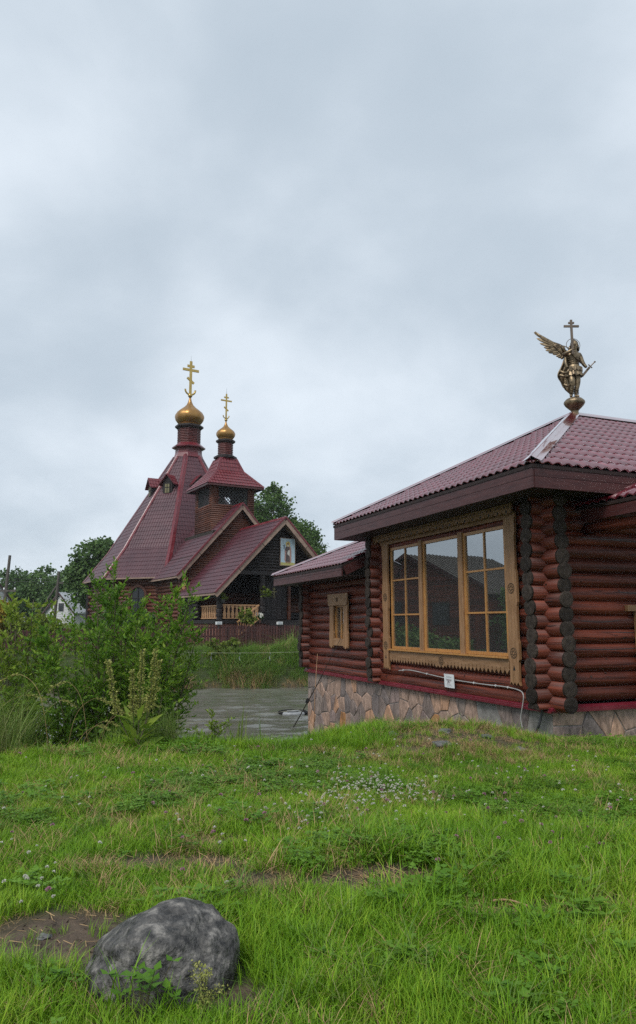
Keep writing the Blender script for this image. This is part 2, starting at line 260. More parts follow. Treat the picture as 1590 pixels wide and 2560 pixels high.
# ------------------------------------------------------------------ object helpers
def link(o, parent=None):
    COL.objects.link(o)
    if parent is not None: o.parent = parent
    return o
def tag(o, label, cat, group=None, kind=None):
    if label: o['label'] = label
    if cat: o['category'] = cat
    if group: o['group'] = group
    if kind: o['kind'] = kind
    return o
def thing(name, label, cat, loc=(0, 0, 0), rz=0.0, group=None):
    o = bpy.data.objects.new(name, None); o.empty_display_size = 0.3
    o.location = loc; o.rotation_euler = (0, 0, rz); link(o)
    return tag(o, label, cat, group)
class MB:
    def __init__(s): s.v = []; s.f = []; s.m = []
    def add(s, vs, fs, mi=0):
        b = len(s.v); s.v += [tuple(p) for p in vs]; s.f += [tuple(i + b for i in f) for f in fs]; s.m += [mi] * len(fs); return s
    def box(s, lo, hi, mi=0):
        x0, y0, z0 = lo; x1, y1, z1 = hi
        return s.add([(x0, y0, z0), (x1, y0, z0), (x1, y1, z0), (x0, y1, z0), (x0, y0, z1), (x1, y0, z1), (x1, y1, z1), (x0, y1, z1)],
                     [(0, 3, 2, 1), (4, 5, 6, 7), (0, 1, 5, 4), (1, 2, 6, 5), (2, 3, 7, 6), (3, 0, 4, 7)], mi)
    def bar(s, p0, p1, w, h, up=(0, 0, 1), mi=0):
        p0, p1 = Vector(p0), Vector(p1); d = (p1 - p0).normalized(); up = Vector(up)
        a = d.cross(up)
        if a.length < 1e-5: a = d.cross(Vector((1, 0, 0)))
        a.normalize(); b = a.cross(d).normalized(); vs = []
        for p in (p0, p1):
            for i, j in ((-1, -1), (1, -1), (1, 1), (-1, 1)): vs.append(p + a * (w / 2 * i) + b * (h / 2 * j))
        return s.add(vs, [(0, 1, 2, 3), (7, 6, 5, 4), (0, 4, 5, 1), (1, 5, 6, 2), (2, 6, 7, 3), (3, 7, 4, 0)], mi)
    def tube(s, pts, rad, n=8, cap=True, mi=0):
        pts = [Vector(p) for p in pts]
        if not hasattr(rad, '__len__'): rad = [rad] * len(pts)
        vs = []; fs = []; prev = None
        for i, p in enumerate(pts):
            d = (pts[min(i + 1, len(pts) - 1)] - pts[max(i - 1, 0)]).normalized()
            if prev is None:
                a = d.orthogonal().normalized()
            else:
                a = prev - d * prev.dot(d); a.normalize()
            prev = a; b = d.cross(a)
            for k in range(n):
                t = 2 * math.pi * k / n; vs.append(p + (a * math.cos(t) + b * math.sin(t)) * rad[i])
        for i in range(len(pts) - 1):
            for k in range(n): fs.append((i * n + k, i * n + (k + 1) % n, (i + 1) * n + (k + 1) % n, (i + 1) * n + k))
        if cap: fs.append(tuple(range(n - 1, -1, -1))); fs.append(tuple((len(pts) - 1) * n + k for k in range(n)))
        return s.add(vs, fs, mi)
    def lathe(s, prof, n=16, c=(0, 0, 0), rot=0.0, cap=True, mi=0):
        vs = []; fs = []
        for r, z in prof:
            for k in range(n):
                t = rot + 2 * math.pi * k / n; vs.append((c[0] + r * math.cos(t), c[1] + r * math.sin(t), c[2] + z))
        for i in range(len(prof) - 1):
            for k in range(n): fs.append((i * n + k, i * n + (k + 1) % n, (i + 1) * n + (k + 1) % n, (i + 1) * n + k))
        if cap: fs.append(tuple(range(n - 1, -1, -1))); fs.append(tuple((len(prof) - 1) * n + k for k in range(n)))
        return s.add(vs, fs, mi)
    def prism(s, poly, o, u, v, w, th, mi=0):
        """2-D outline in (u,v), front face at +w*th"""
        o, u, v, w = Vector(o), Vector(u), Vector(v), Vector(w); n = len(poly)
        vs = [o + u * a + v * b + w * th for a, b in poly] + [o + u * a + v * b for a, b in poly]
        fs = [tuple(range(n)), tuple(range(2 * n - 1, n - 1, -1))] + [(i, n + i, n + (i + 1) % n, (i + 1) % n) for i in range(n)]
        return s.add(vs, fs, mi)
    def torus(s, c, R_, r, ax_u, ax_v, n=20, k=6, a0=0, a1=2 * math.pi, mi=0):
        u, v = Vector(ax_u), Vector(ax_v); w = u.cross(v).normalized(); c = Vector(c); vs = []; fs = []
        closed = abs(a1 - a0 - 2 * math.pi) < 1e-4; m = n if closed else n + 1
        for i in range(m):
            t = a0 + (a1 - a0) * i / n; d = u * math.cos(t) + v * math.sin(t)
            for j in range(k):
                q = 2 * math.pi * j / k; vs.append(c + d * (R_ + r * math.cos(q)) + w * (r * math.sin(q)))
        for i in range(n):
            i2 = (i + 1) % m
            for j in range(k): fs.append((i * k + j, i2 * k + j, i2 * k + (j + 1) % k, i * k + (j + 1) % k))
        return s.add(vs, fs, mi)
    def mesh(s, name, mats, smooth=False, angle=None):
        me = bpy.data.meshes.new(name); me.from_pydata(s.v, [], s.f)
        for m in (mats if isinstance(mats, (list, tuple)) else [mats]): me.materials.append(M[m] if isinstance(m, str) else m)
        if any(s.m): me.polygons.foreach_set('material_index', s.m)
        if smooth: me.polygons.foreach_set('use_smooth', [True] * len(me.polygons))
        me.update(); return me
    def build(s, name, mats, parent=None, smooth=False, recalc=True):
        me = s.mesh(name, mats, smooth)
        if recalc:
            bm = bmesh.new(); bm.from_mesh(me); bmesh.ops.recalc_face_normals(bm, faces=bm.faces); bm.to_mesh(me); bm.free()
        return link(bpy.data.objects.new(name, me), parent)
def np_mesh(name, verts, quads, mat, parent=None, smooth=False, tris=None):
    """fast mesh from numpy: verts (n,3), quads (m,4)"""
    me = bpy.data.meshes.new(name); verts = np.asarray(verts, dtype=np.float32)
    me.vertices.add(len(verts)); me.vertices.foreach_set('co', verts.ravel())
    fa = [np.asarray(quads, dtype=np.int32)] if quads is not None and len(quads) else []
    if tris is not None and len(tris): fa.append(np.asarray(tris, dtype=np.int32))
    tot = sum(f.size for f in fa); me.loops.add(tot); me.loops.foreach_set('vertex_index', np.concatenate([f.ravel() for f in fa]))
    cnt = np.concatenate([np.full(len(f), f.shape[1], dtype=np.int32) for f in fa]); me.polygons.add(len(cnt))
    me.polygons.foreach_set('loop_start', np.concatenate([[0], np.cumsum(cnt)[:-1]]).astype(np.int32))
    if smooth: me.polygons.foreach_set('use_smooth', np.ones(len(cnt), dtype=bool))
    me.update(calc_edges=True); me.validate()
    me.materials.append(M[mat])
    o = bpy.data.objects.new(name, me)
    return link(o, parent) if parent is not False else o

# metal tile sheets -------------------------------------------------
def clip_poly(pts, planes):
    for (a, b, c) in planes:                       # keep a*u+b*v+c >= 0
        out = []; n = len(pts)
        for i in range(n):
            p, q = pts[i], pts[(i + 1) % n]; dp = a * p[0] + b * p[1] + c; dq = a * q[0] + b * q[1] + c
            if dp >= 0: out.append(p)
            if (dp >= 0) != (dq >= 0):
                t = dp / (dp - dq); out.append(tuple(p[k] + (q[k] - p[k]) * t for k in range(3)))
        pts = out
        if len(pts) < 3: return []
    return pts
def planes_of(poly):
    ar = sum(poly[i][0] * poly[(i + 1) % len(poly)][1] - poly[(i + 1) % len(poly)][0] * poly[i][1] for i in range(len(poly)))
    if ar < 0: poly = poly[::-1]
    res = []
    for i in range(len(poly)):
        (x0, y0), (x1, y1) = poly[i], poly[(i + 1) % len(poly)]; L = math.hypot(x1 - x0, y1 - y0)
        if L > 1e-6: res.append((-(y1 - y0) / L, (x1 - x0) / L, ((y1 - y0) * x0 - (x1 - x0) * y0) / L))
    return res
def tile_sheet(corners, tw, tl, amp, step, ns=6):
    """corners: planar convex polygon, first edge = eave (left to right seen from outside). Returns per-tile (centre, verts, faces)"""
    P = [Vector(c) for c in corners]; o = P[0]; u = (P[1] - P[0]).normalized()
    nrm = u.cross(P[2] - P[0]).normalized()
    if nrm.z < 0: nrm = -nrm
    v = nrm.cross(u).normalized()
    poly = [((p - o).dot(u), (p - o).dot(v)) for p in P]
    if sum(q[1] for q in poly) < 0: v = -v; poly = [(a, -b) for a, b in poly]
    pl = planes_of(poly); us = [q[0] for q in poly]; vs_ = [q[1] for q in poly]; out = []
    prof = [(0.5 - 0.5 * math.cos(2 * math.pi * k / ns)) ** 0.75 for k in range(ns + 1)]
    for j in range(int(math.floor(min(vs_) / tl)), int(math.ceil(max(vs_) / tl))):
        for i in range(int(math.floor(min(us) / tw)), int(math.ceil(max(us) / tw))):
            u0, v0 = i * tw, j * tl; cs = [(u0, v0), (u0 + tw, v0), (u0 + tw, v0 + tl), (u0, v0 + tl)]
            if any(all(a * x + b * y + c < 0 for x, y in cs) for a, b, c in pl): continue
            inside = all(a * x + b * y + c >= 0 for x, y in cs for a, b, c in pl)
            faces = []
            for k in range(ns):
                ua, ub = u0 + tw * k / ns, u0 + tw * (k + 1) / ns; ha, hb = amp * prof[k], amp * prof[k + 1]
                faces.append([(ua, v0, ha + step), (ub, v0, hb + step), (ub, v0 + tl, hb), (ua, v0 + tl, ha)])
                faces.append([(ua, v0 + .001, ha - .004), (ub, v0 + .001, hb - .004), (ub, v0, hb + step), (ua, v0, ha + step)])
            vv = []; ff = []; key = {}
            for f in faces:
                if not inside: f = clip_poly(f, pl)
                if len(f) < 3: continue
                idx = []
                for q in f:
                    kk = (round(q[0], 4), round(q[1], 4), round(q[2], 4))
                    if kk not in key: key[kk] = len(vv); vv.append(o + u * q[0] + v * q[1] + nrm * q[2])
                    idx.append(key[kk])
                idx = [a for n_, a in enumerate(idx) if a != idx[n_ - 1]]
                if len(idx) >= 3: ff.append(tuple(idx))
            if ff: out.append((o + u * (u0 + tw / 2) + v * (v0 + tl / 2), vv, ff))
    return out
def sheet_part(name, sheets, mat, parent, tw, tl, amp, step, ns=4):
    mb = MB()
    for c in sheets:
        for _, vv, ff in tile_sheet(c, tw, tl, amp, step, ns): mb.add(vv, ff)
    o = mb.build(name, mat, parent, smooth=False, recalc=False); o['kind'] = 'stuff'; return o

# ------------------------------------------------------------------ terrain and pond
WATER_Z = -1.5
def sst(a, b, x):
    t = np.clip((np.asarray(x, dtype=float) - a) / (b - a), 0, 1); return t * t * (3 - 2 * t)
def vnoise(x, y, s, seed=0.0):
    """cheap smooth value noise"""
    x = np.asarray(x, dtype=float) * s + seed * 17.3; y = np.asarray(y, dtype=float) * s - seed * 9.1
    return (np.sin(x * 1.0 + 1.7 * np.sin(y * 0.7 + seed)) + np.sin(y * 1.3 + 1.3 * np.sin(x * 0.9 + 2.1 * seed)) + np.sin((x + y) * 0.8 + seed * 3)) / 3
def far_shore(x): return 36.2 + 0.345 * (np.asarray(x, dtype=float) + 0.7) + 0.35 * np.sin(np.asarray(x) * 0.9)
def gz(x, y):
    x = np.asarray(x, dtype=float); y = np.asarray(y, dtype=float)
    s = sst(-.6, 2.4, x)
    st = 9.85 + 2.5 * s - 0.65 * sst(1.2, 3.4, -x) + 0.10 * np.sin(x * 2.3); ln = 3.4 + 5.3 * s
    z = -2.3 * sst(st, st + ln, y)
    yf = far_shore(x)
    z = z + 2.55 * sst(yf - 1.1, yf + 3.0, y)
    wet = sst(-17, -14, x) * sst(22, 16, x)
    z = z * wet + (1 - wet) * 0.5 * sst(14, 40, y)
    z = z + 0.65 * sst(43, 54, y)
    z = z + 0.15 * np.exp(-((x - 1.9) / 1.1) ** 2 - ((y - 10.2) / 0.9) ** 2) - 0.13 * sst(2.2, 3.4, x) * sst(9.6, 11.2, y) - 0.10 * sst(10.6, 12.2, y) * sst(.5, 2, x)
    z = z + 0.07 * np.exp(-((x - 0.4) / 0.6) ** 2 - ((y - 5.1) / 0.35) ** 2)
    near = sst(60, 20, y)
    z = z + near * (0.030 * vnoise(x, y, 1.1, 1) + 0.018 * vnoise(x, y, 3.1, 2))
    return z
SOIL = [(-1.34, 4.02, 0.34, 0.27, .97), (-1.0, 5.1, 0.55, 0.16, 0.75), (0.36, 4.72, 0.42, 0.17, 0.97), (1.02, 4.28, 0.36, 0.12, 0.9), (-0.30, 3.40, 0.14, 0.13, 0.9),
        (-0.35, 4.75, 0.22, 0.16, 0.7), (1.75, 4.35, 0.22, 0.10, 0.7), (-0.75, 5.55, 0.3, 0.12, 0.5), (-2.0, 3.9, 0.3, 0.2, 0.6), (1.9, 9.9, 0.9, 0.5, 0.55), (2.6, 9.5, 0.6, 0.3, 0.5),
        (-2.05, 9.55, 0.25, 0.12, 0.8), (3.35, 10.75, 0.35, 0.15, 0.6), (0.9, 9.2, 0.5, .25, .45), (-1.5, 6.1, .3, .12, .45)]
def soil(x, y):
    x = np.asarray(x, dtype=float); y = np.asarray(y, dtype=float); r = np.zeros_like(x)
    wob = 0.35 * vnoise(x, y, 6.0, 4) + 0.25 * vnoise(x, y, 14.0, 5)
    for cx, cy, a, b, k in SOIL:
        q = ((x - cx) / a) ** 2 + ((y - cy) / b) ** 2
        r = np.maximum(r, k * np.clip(1.9 - q * 1.0 + wob, 0, 1))
    return r
xs = np.concatenate([np.linspace(-900, -60, 15)[:-1], np.linspace(-60, -8, 40)[:-1], np.arange(-8, 8, 0.14), np.linspace(8, 60, 40), np.linspace(60, 900, 15)[1:]])
ys = np.concatenate([np.linspace(-60, 1, 16)[:-1], np.arange(1, 14, 0.12), np.arange(14, 46, 0.45), np.linspace(46, 160, 36), np.linspace(160, 1600, 14)[1:]])
gx, gy = np.meshgrid(xs, ys); gv = np.stack([gx, gy, gz(gx, gy)], -1).reshape(-1, 3)
nx, ny = len(xs), len(ys); ii = np.arange(nx - 1)[None, :] + np.arange(ny - 1)[:, None] * nx
gq = np.stack([ii, ii + 1, ii + nx + 1, ii + nx], -1).reshape(-1, 4)
def ground_mat():
    m, n, l, b = new_mat('soil and low sward')
    g = N(n, 'ShaderNodeNewGeometry')
    def noise(s, d=6, r=.6):
        q = N(n, 'ShaderNodeTexNoise'); q.inputs['Scale'].default_value = s; q.inputs['Detail'].default_value = d; q.inputs['Roughness'].default_value = r; l.new(g.outputs['Position'], q.inputs['Vector']); return q
    n1 = noise(9); n2 = noise(2.5); n3 = noise(60, 4)
    def ramp(src, a, b_, c1, c2):
        r = N(n, 'ShaderNodeValToRGB'); l.new(src.outputs['Fac'], r.inputs[0]); r.color_ramp.elements[0].position = a; r.color_ramp.elements[0].color = c4(c1)
        r.color_ramp.elements[1].position = b_; r.color_ramp.elements[1].color = c4(c2); return r
    so = ramp(n1, .3, .7, (0.042, 0.029, 0.020), (0.14, 0.098, 0.068)); gr = ramp(n2, .3, .7, (0.022, 0.038, 0.008), (0.055, 0.070, 0.018))
    at = N(n, 'ShaderNodeAttribute'); at.attribute_name = 'soil'
    mx = N(n, 'ShaderNodeMix', data_type='RGBA'); l.new(at.outputs['Fac'], mx.inputs['Factor']); l.new(gr.outputs[0], mx.inputs['A']); l.new(so.outputs[0], mx.inputs['B'])
    l.new(mx.outputs['Result'], b.inputs['Base Color']); setp(b, 0.72, 0, 0.3)
    bn = N(n, 'ShaderNodeBump'); bn.inputs['Strength'].default_value = .8; bn.inputs['Distance'].default_value = .02; l.new(n3.outputs['Fac'], bn.inputs['Height']); l.new(bn.outputs[0], b.inputs['Normal'])
    return m
M['ground'] = ground_mat()
ground = np_mesh('ground', gv, gq, 'ground', smooth=True); ground['kind'] = 'structure'
at = ground.data.attributes.new('soil', 'FLOAT', 'POINT')
sv = soil(gv[:, 0], gv[:, 1]); bankmud = np.clip((-1.15 - gv[:, 2]) * 2.5, 0, 1)
at.data.foreach_set('value', np.maximum(sv, bankmud).astype(np.float32))
wxs = np.concatenate([[-40, -24], np.arange(-18, 5, .14), [20, 40]]); wys = np.concatenate([[6, 9], np.arange(10.5, 38.5, .13), [48]])
wgx, wgy = np.meshgrid(wxs, wys); wz = np.zeros_like(wgx)
for k_ in range(34):
    lam = RNG.uniform(.40, 1.6); th_ = RNG.normal(1.571, .38); wz += lam * .0120 * np.sin((wgx * math.cos(th_) + wgy * math.sin(th_)) * 6.283 / lam + RNG.uniform(0, 6.28)) / 2.2
for k_ in range(420):                                    # rain rings
    cx_, cy_ = RNG.uniform(-10, 3), RNG.uniform(12, 36); r0 = RNG.uniform(.15, .5); d_ = np.hypot(wgx - cx_, wgy - cy_); wz += .012 * np.exp(-((d_ - r0) / .11) ** 2)
wgx, wgy = wgx, wgy; nwx, nwy = len(wxs), len(wys); wi = np.arange(nwx - 1)[None, :] + np.arange(nwy - 1)[:, None] * nwx
water = np_mesh('pond_water', np.stack([wgx, wgy, WATER_Z + wz], -1).reshape(-1, 3), np.stack([wi, wi + 1, wi + nwx + 1, wi + nwx], -1).reshape(-1, 4), 'water', smooth=True); water['kind'] = 'structure'

# ------------------------------------------------------------------ the log cabin with the carved window
KX, KY, KA = 3.607, 11.432, R(22)
cab = thing('log_cabin', 'red log cabin on a stone base with a large carved window and tiled roof', 'cabin', (KX, KY, 0), KA)
def cab_world(x, y, z): return Vector((KX + x * math.cos(KA) - y * math.sin(KA), KY + x * math.sin(KA) + y * math.cos(KA), z))
LR, LP = 0.126, 0.225                                     # log radius and course height
def add_log(parent, p0, p1, r, mat, ends=(False, False), ns=14, seg=4, endmat='log_end', half=None, sub=True):
    p0, p1 = Vector(p0), Vector(p1); d = (p1 - p0); L = d.length; d.normalize()
    if ends[0]: p0 = p0 + d * random.uniform(-.035, .03); L = (p1 - p0).length
    r = r * random.uniform(.965, 1.03)
    seg = max(2, min(7, int(L / 0.6) + 1)); up = Vector((0, 0, 1)); a = d.cross(up).normalized()
    vs = []; fs = []; ph = random.random() * 9
    for i in range(seg + 1):
        p = p0 + d * (L * i / seg); w = 0.006 * math.sin(ph + i * 1.7)
        for k in range(ns):
            t = 2 * math.pi * k / ns; rr = r * (1 + 0.018 * math.sin(ph * 3 + i * 1.3 + 2 * t))
            z = rr * math.sin(t) + w
            if half == 'top' and z < 0: z = 0.0
            vs.append(p + a * (rr * math.cos(t)) + up * z)
    for i in range(seg):
        for k in range(ns): fs.append((i * ns + k, i * ns + (k + 1) % ns, (i + 1) * ns + (k + 1) % ns, (i + 1) * ns + k))
    fs.append(tuple(range(ns - 1, -1, -1))); fs.append(tuple(seg * ns + k for k in range(ns)))
    lm = MB().add(vs, fs); outw = Vector((-1, 0, 0)) if abs(d.y) > .5 else Vector((0, -1, 0))
    for _ in range(random.choice((0, 1, 1, 2)) if L > .9 else random.choice((0, 0, 1))):
        l0 = random.uniform(.05, .6) * L; l1 = min(L * .98, l0 + random.uniform(.25, .8) * min(L, 2.6)); ang = random.uniform(-.35, .8); K2 = 8; q = []
        for i in range(K2 + 1):
            t = i / K2; aa = ang + .10 * math.sin(t * 5 + ph) + .12 * t; wv = .0055 * math.sin(math.pi * t) ** .5 + .0004; c_ = p0 + d * (l0 + (l1 - l0) * t); nr = outw * math.cos(aa) + up * math.sin(aa); tg = -outw * math.sin(aa) + up * math.cos(aa)
            q += [c_ + nr * (r * 1.024) + tg * wv, c_ + nr * (r * 1.024) - tg * wv]
        lm.add(q, [(2 * i, 2 * i + 1, 2 * i + 3, 2 * i + 2) for i in range(K2)], 1)
    for _ in range(int(L * .5 + random.random())):
        aa = random.uniform(-.7, .9); c_ = p0 + d * random.uniform(.1, .95) * L; nr = outw * math.cos(aa) + up * math.sin(aa); tg = -outw * math.sin(aa) + up * math.cos(aa); kr = random.uniform(.008, .018)
        lm.add([c_ + nr * (r * 1.022) + d * (kr * 1.5 * math.cos(k * .7854)) + tg * (kr * math.sin(k * .7854)) for k in range(8)], [tuple(range(8))], 2)
    o = lm.build('log', [mat, 'black', 'knot'], parent, smooth=True)
    for poly in o.data.polygons:
        if len(poly.vertices) > 4: poly.use_smooth = False
    for e_, base, sgn in ((ends[0], 0, -1), (ends[1], seg * ns, 1)):
        if not e_: continue
        mb = MB(); ring = [Vector(vs[base + k]) for k in range(ns)]; c = sum(ring, Vector()) / ns
        out = [q + d * (sgn * 0.003) for q in ring]; inn = [c + (q - c) * 0.72 + d * (sgn * 0.011) for q in ring]
        mb.add([q - d * (sgn * 0.03) + (q - c) * 0.012 for q in ring] + [q + (q - c) * 0.012 for q in out] + inn,
               [(k, (k + 1) % ns, ns + (k + 1) % ns, ns + k) for k in range(ns)] + [(ns + k, ns + (k + 1) % ns, 2 * ns + (k + 1) % ns, 2 * ns + k) for k in range(ns)] + [tuple(2 * ns + k for k in range(ns))])
        if random.random() < 0.75:                       # drying split
            ang = random.choice([-1.57, -1.4, -1.8, 1.4, -1.2]) + random.uniform(-.2, .2); u = a * math.cos(ang) + up * math.sin(ang); w = u.cross(d).normalized()
            q0 = c + d * (sgn * 0.0135); mb.add([q0 + w * .001, q0 - w * .001, q0 + u * r * .92 - w * .006 - d * sgn * .006, q0 + u * r * .92 + w * .006 - d * sgn * .006], [(0, 1, 2, 3)], 1)
        eo = mb.build('log_end', [endmat, 'black'], o); eo.data.transform(Matrix.Translation(-c)); eo.location = c
    return o
WX = 0.06                                                # centre line of window-wall logs
Y_FAR, Y_END = 5.80, 10.38
# window wall of the main room: logs along y
row = 0
z = 0.3875
while z < 3.75:
    if z < 0.93 or z > 3.30:
        add_log(cab, (WX, -0.36, z), (WX, 6.02, z), LR, 'log_y', (True, False))
    else:
        add_log(cab, (WX, -0.36, z), (WX, 0.70, z), LR, 'log_y', (True, False))
        add_log(cab, (WX, 5.42, z), (WX, 6.02, z), LR, 'log_y')
    z += LP
# right wall and cross wall: logs along x, half a course higher
z = 0.50
while z < 3.72:
    add_log(cab, (-0.30, 0.07, z), (4.6, 0.07, z), LR, 'log_x', (True, False))
    add_log(cab, (-0.30, Y_FAR, z), (0.75, Y_FAR, z), LR, 'log_x', (True, False))
    z += LP
add_log(cab, (-0.30, 0.07, 0.30), (0.4, 0.07, 0.30), LR * .9, 'log_x', (True, False), half='top')
add_log(cab, (-0.30, Y_FAR, 0.30), (0.4, Y_FAR, 0.30), LR * .9, 'log_x', (True, False), half='top')
# annex wall, logs along y, and its end wall stubs
z = 0.3875; AW0, AW1 = 7.53, 8.33
while z < 2.75:
    if 1.15 < z < 2.20:
        add_log(cab, (WX, 6.02, z), (WX, AW0 + .06, z), LR, 'log_y'); add_log(cab, (WX, AW1 - .06, z), (WX, Y_END, z), LR, 'log_y')
    else: add_log(cab, (WX, 6.02, z), (WX, Y_END, z), LR, 'log_y')
    add_log(cab, (-0.30, Y_END - .12, z + LP / 2), (0.7, Y_END - .12, z + LP / 2), LR, 'log_x', (True, False))
    z += LP
# stub of the next cross wall at the right edge of the photograph
z = 0.3875
while z < 1.0:
    add_log(cab, (1.86, -0.30, z), (1.86, 0.2, z), LR, 'log_y', (True, False)); z += LP

# foundation: mortar block plus separate flat stones
fmb = MB(); fmb.box((0.0, 0.02, -1.9), (0.5, Y_END - .02, 0.27)); fmb.box((0.5, 0.02, -0.6), (8, 0.5, 0.27))
found = fmb.build('foundation', 'mortar', cab)
def voronoi(u0, u1, v0, v1, du, dv, seed, jit=.42):
    rg = random.Random(seed); S = []
    nu, nv = max(1, round((u1 - u0) / du)), max(1, round((v1 - v0) / dv))
    for j in range(nv):
        for i in range(nu):
            S.append((u0 + (i + .5 + (.5 if j % 2 else 0) * .6 + rg.uniform(-jit, jit)) * (u1 - u0) / nu, v0 + (j + .5 + rg.uniform(-jit, jit)) * (v1 - v0) / nv))
    cells = []
    for i, (a, b) in enumerate(S):
        pts = [(u0, v0, 0), (u1, v0, 0), (u1, v1, 0), (u0, v1, 0)]; pl = []
        for k, (c, d) in enumerate(S):
            if k == i or abs(c - a) > 3 * du or abs(d - b) > 3 * dv: continue
            mx, my = (a + c) / 2, (b + d) / 2; nx_, ny_ = a - c, b - d; L = math.hypot(nx_, ny_)
            if L < 1e-6: continue
            nx_ /= L; ny_ /= L; g = rg.uniform(.006, .012); pl.append((nx_, ny_, -(nx_ * mx + ny_ * my) - g))
        pts = clip_poly(pts, pl)
        if len(pts) >= 3: cells.append([(p[0], p[1]) for p in pts])
    return cells
def stone_piece(poly, o, u, v, w, parent):
    c = (sum(p[0] for p in poly) / len(poly), sum(p[1] for p in poly) / len(poly)); n = len(poly); t = random.uniform(.010, .024)
    o, u, v, w = Vector(o), Vector(u), Vector(v), Vector(w)
    P = lambda q, h: o + u * q[0] + v * q[1] + w * h
    ins = [(c[0] + (q[0] - c[0]) * .90, c[1] + (q[1] - c[1]) * .92) for q in poly]
    vs = [P(q, -.01) for q in poly] + [P(q, t * .6) for q in poly] + [P(q, t + random.uniform(-.004, .004)) for q in ins] + [P(c, t + .006)]
    fs = [(i, (i + 1) % n, n + (i + 1) % n, n + i) for i in range(n)] + [(n + i, n + (i + 1) % n, 2 * n + (i + 1) % n, 2 * n + i) for i in range(n)] + [(2 * n + i, 2 * n + (i + 1) % n, 3 * n) for i in range(n)]
    MB().add(vs, fs).build('stone', 'stone', parent, smooth=False)
for poly in voronoi(0.04, Y_END - .03, -1.75, 0.25, 0.32, 0.44, 3, .46):
    if sum(p[0] for p in poly) / len(poly) < 2.1 and random.random() < .55: continue
    stone_piece(poly, (0, 0, 0), (0, 1, 0), (0, 0, 1), (-1, 0, 0), found)
for poly in voronoi(0.02, 4.4, -0.35, 0.25, 0.50, 0.32, 5, .4): stone_piece(poly, (0, 0.02, 0), (1, 0, 0), (0, 0, 1), (0, -1, 0), found)
for poly in voronoi(0.02, .5, -1.75, 0.25, 0.3, 0.45, 9): stone_piece(poly, (0, Y_END - .02, 0), (1, 0, 0), (0, 0, 1), (0, 1, 0), found)
# red drip flashing over the foundation
def flashing(p0, p1, out, parent):
    p0, p1, out = Vector(p0), Vector(p1), Vector(out); Z = Vector((0, 0, 1)); mb = MB()
    prof = [(0.05, .345), (-.02, .345), (-.075, .305), (-.075, .285), (-.105, .278), (-.105, .245), (-.098, .245), (-.098, .270), (-.06, .275), (0.05, .27)]
    vs = [p0 + out * -a + Z * b for a, b in prof] + [p1 + out * -a + Z * b for a, b in prof]; n = len(prof)
    mb.add(vs, [(i, (i + 1) % n, n + (i + 1) % n, n + i) for i in range(n)] + [tuple(range(n)), tuple(range(2 * n - 1, n - 1, -1))])
    return mb.build('flashing', 'flash', parent)
for y0, y1 in ((-.10, 1.9), (1.89, 3.9), (3.89, 5.85), (5.84, 8.2), (8.19, Y_END + .08)): flashing((0.0, y0, random.uniform(-.002, .002)), (0.0, y1, 0), (-1, 0, 0), cab)
flashing((-.10, 0.02, 0), (4.6, 0.02, 0), (0, -1, 0), cab)

# ---- roofs
OV = 0.85; EZ = 3.93
XR, YA = 12.0, 2.85
A0, A1 = (-OV, -OV, EZ), (-OV, 6.55, EZ); AP = (3.30, YA, 6.10); AR = (XR, YA, 6.10)
roof_mb = MB()
def slab(mb, pts, th=.05):
    P = [Vector(p) for p in pts]; n = len(P); mb.add([p - Vector((0, 0, .012)) for p in P] + [p - Vector((0, 0, .012 + th)) for p in P], [tuple(range(n)), tuple(range(2 * n - 1, n - 1, -1))] + [(i, n + i, n + (i + 1) % n, (i + 1) % n) for i in range(n)])
left_face = [A1, A0, AP]; right_face = [A0, (XR, -OV, EZ), AR, AP]; back_face = [(XR, 6.55, EZ), A1, AP, AR]
for f in (left_face, right_face, back_face): slab(roof_mb, f)
AZ = 2.96; AN0, AN1 = 6.08, 11.08; AHX = 3.0; AS = .46
AH = (AHX, AN1 - (AHX + OV), AZ + AS * (AHX + OV)); AB = (AHX, AN0, AZ + AS * (AHX + OV))
annex_face = [(-OV, AN1, AZ), (-OV, AN0, AZ), AB, AH]; annex_end = [(AHX + 3.9, AN1, AZ), (-OV, AN1, AZ), AH]
for f in (annex_face, annex_end): slab(roof_mb, f)
PX = 0.62                                               # low porch roof beside the right wall
porch_face = [(PX, 0.0, 3.47), (PX, -3.2, 3.47), (PX + 2.6, -3.2, 4.9 - .15), (PX + 2.6, 0.0, 4.9 - .15)]
slab(roof_mb, porch_face)
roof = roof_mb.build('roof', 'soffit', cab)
TW, TL = 0.185, 0.35
alltiles = []
for f in (left_face, right_face, annex_face, annex_end, porch_face): alltiles += tile_sheet(f, TW, TL, 0.038, 0.028, 7)
def tile_rank(t):
    w = cab_world(*t[0]); px = 795 + 1800 * w.x / max(w.y, .1)
    return (w - Vector((0, 0, 1.6))).length + (100 if px > 1640 else 0)
alltiles.sort(key=tile_rank)
for c_, vv, ff in alltiles[:300]:
    o = MB().add(vv, ff).build('roof_tile', 'roof', roof, smooth=True, recalc=False)
    o.data.shade_smooth() if hasattr(o.data, 'shade_smooth') else None
rest = MB()
for c_, vv, ff in alltiles[300:] + tile_sheet(back_face, TW, TL, 0.03, 0.02, 4): rest.add(vv, ff)
ro = rest.build('roof_tiles', 'roof', roof, smooth=True, recalc=False); ro['kind'] = 'stuff'
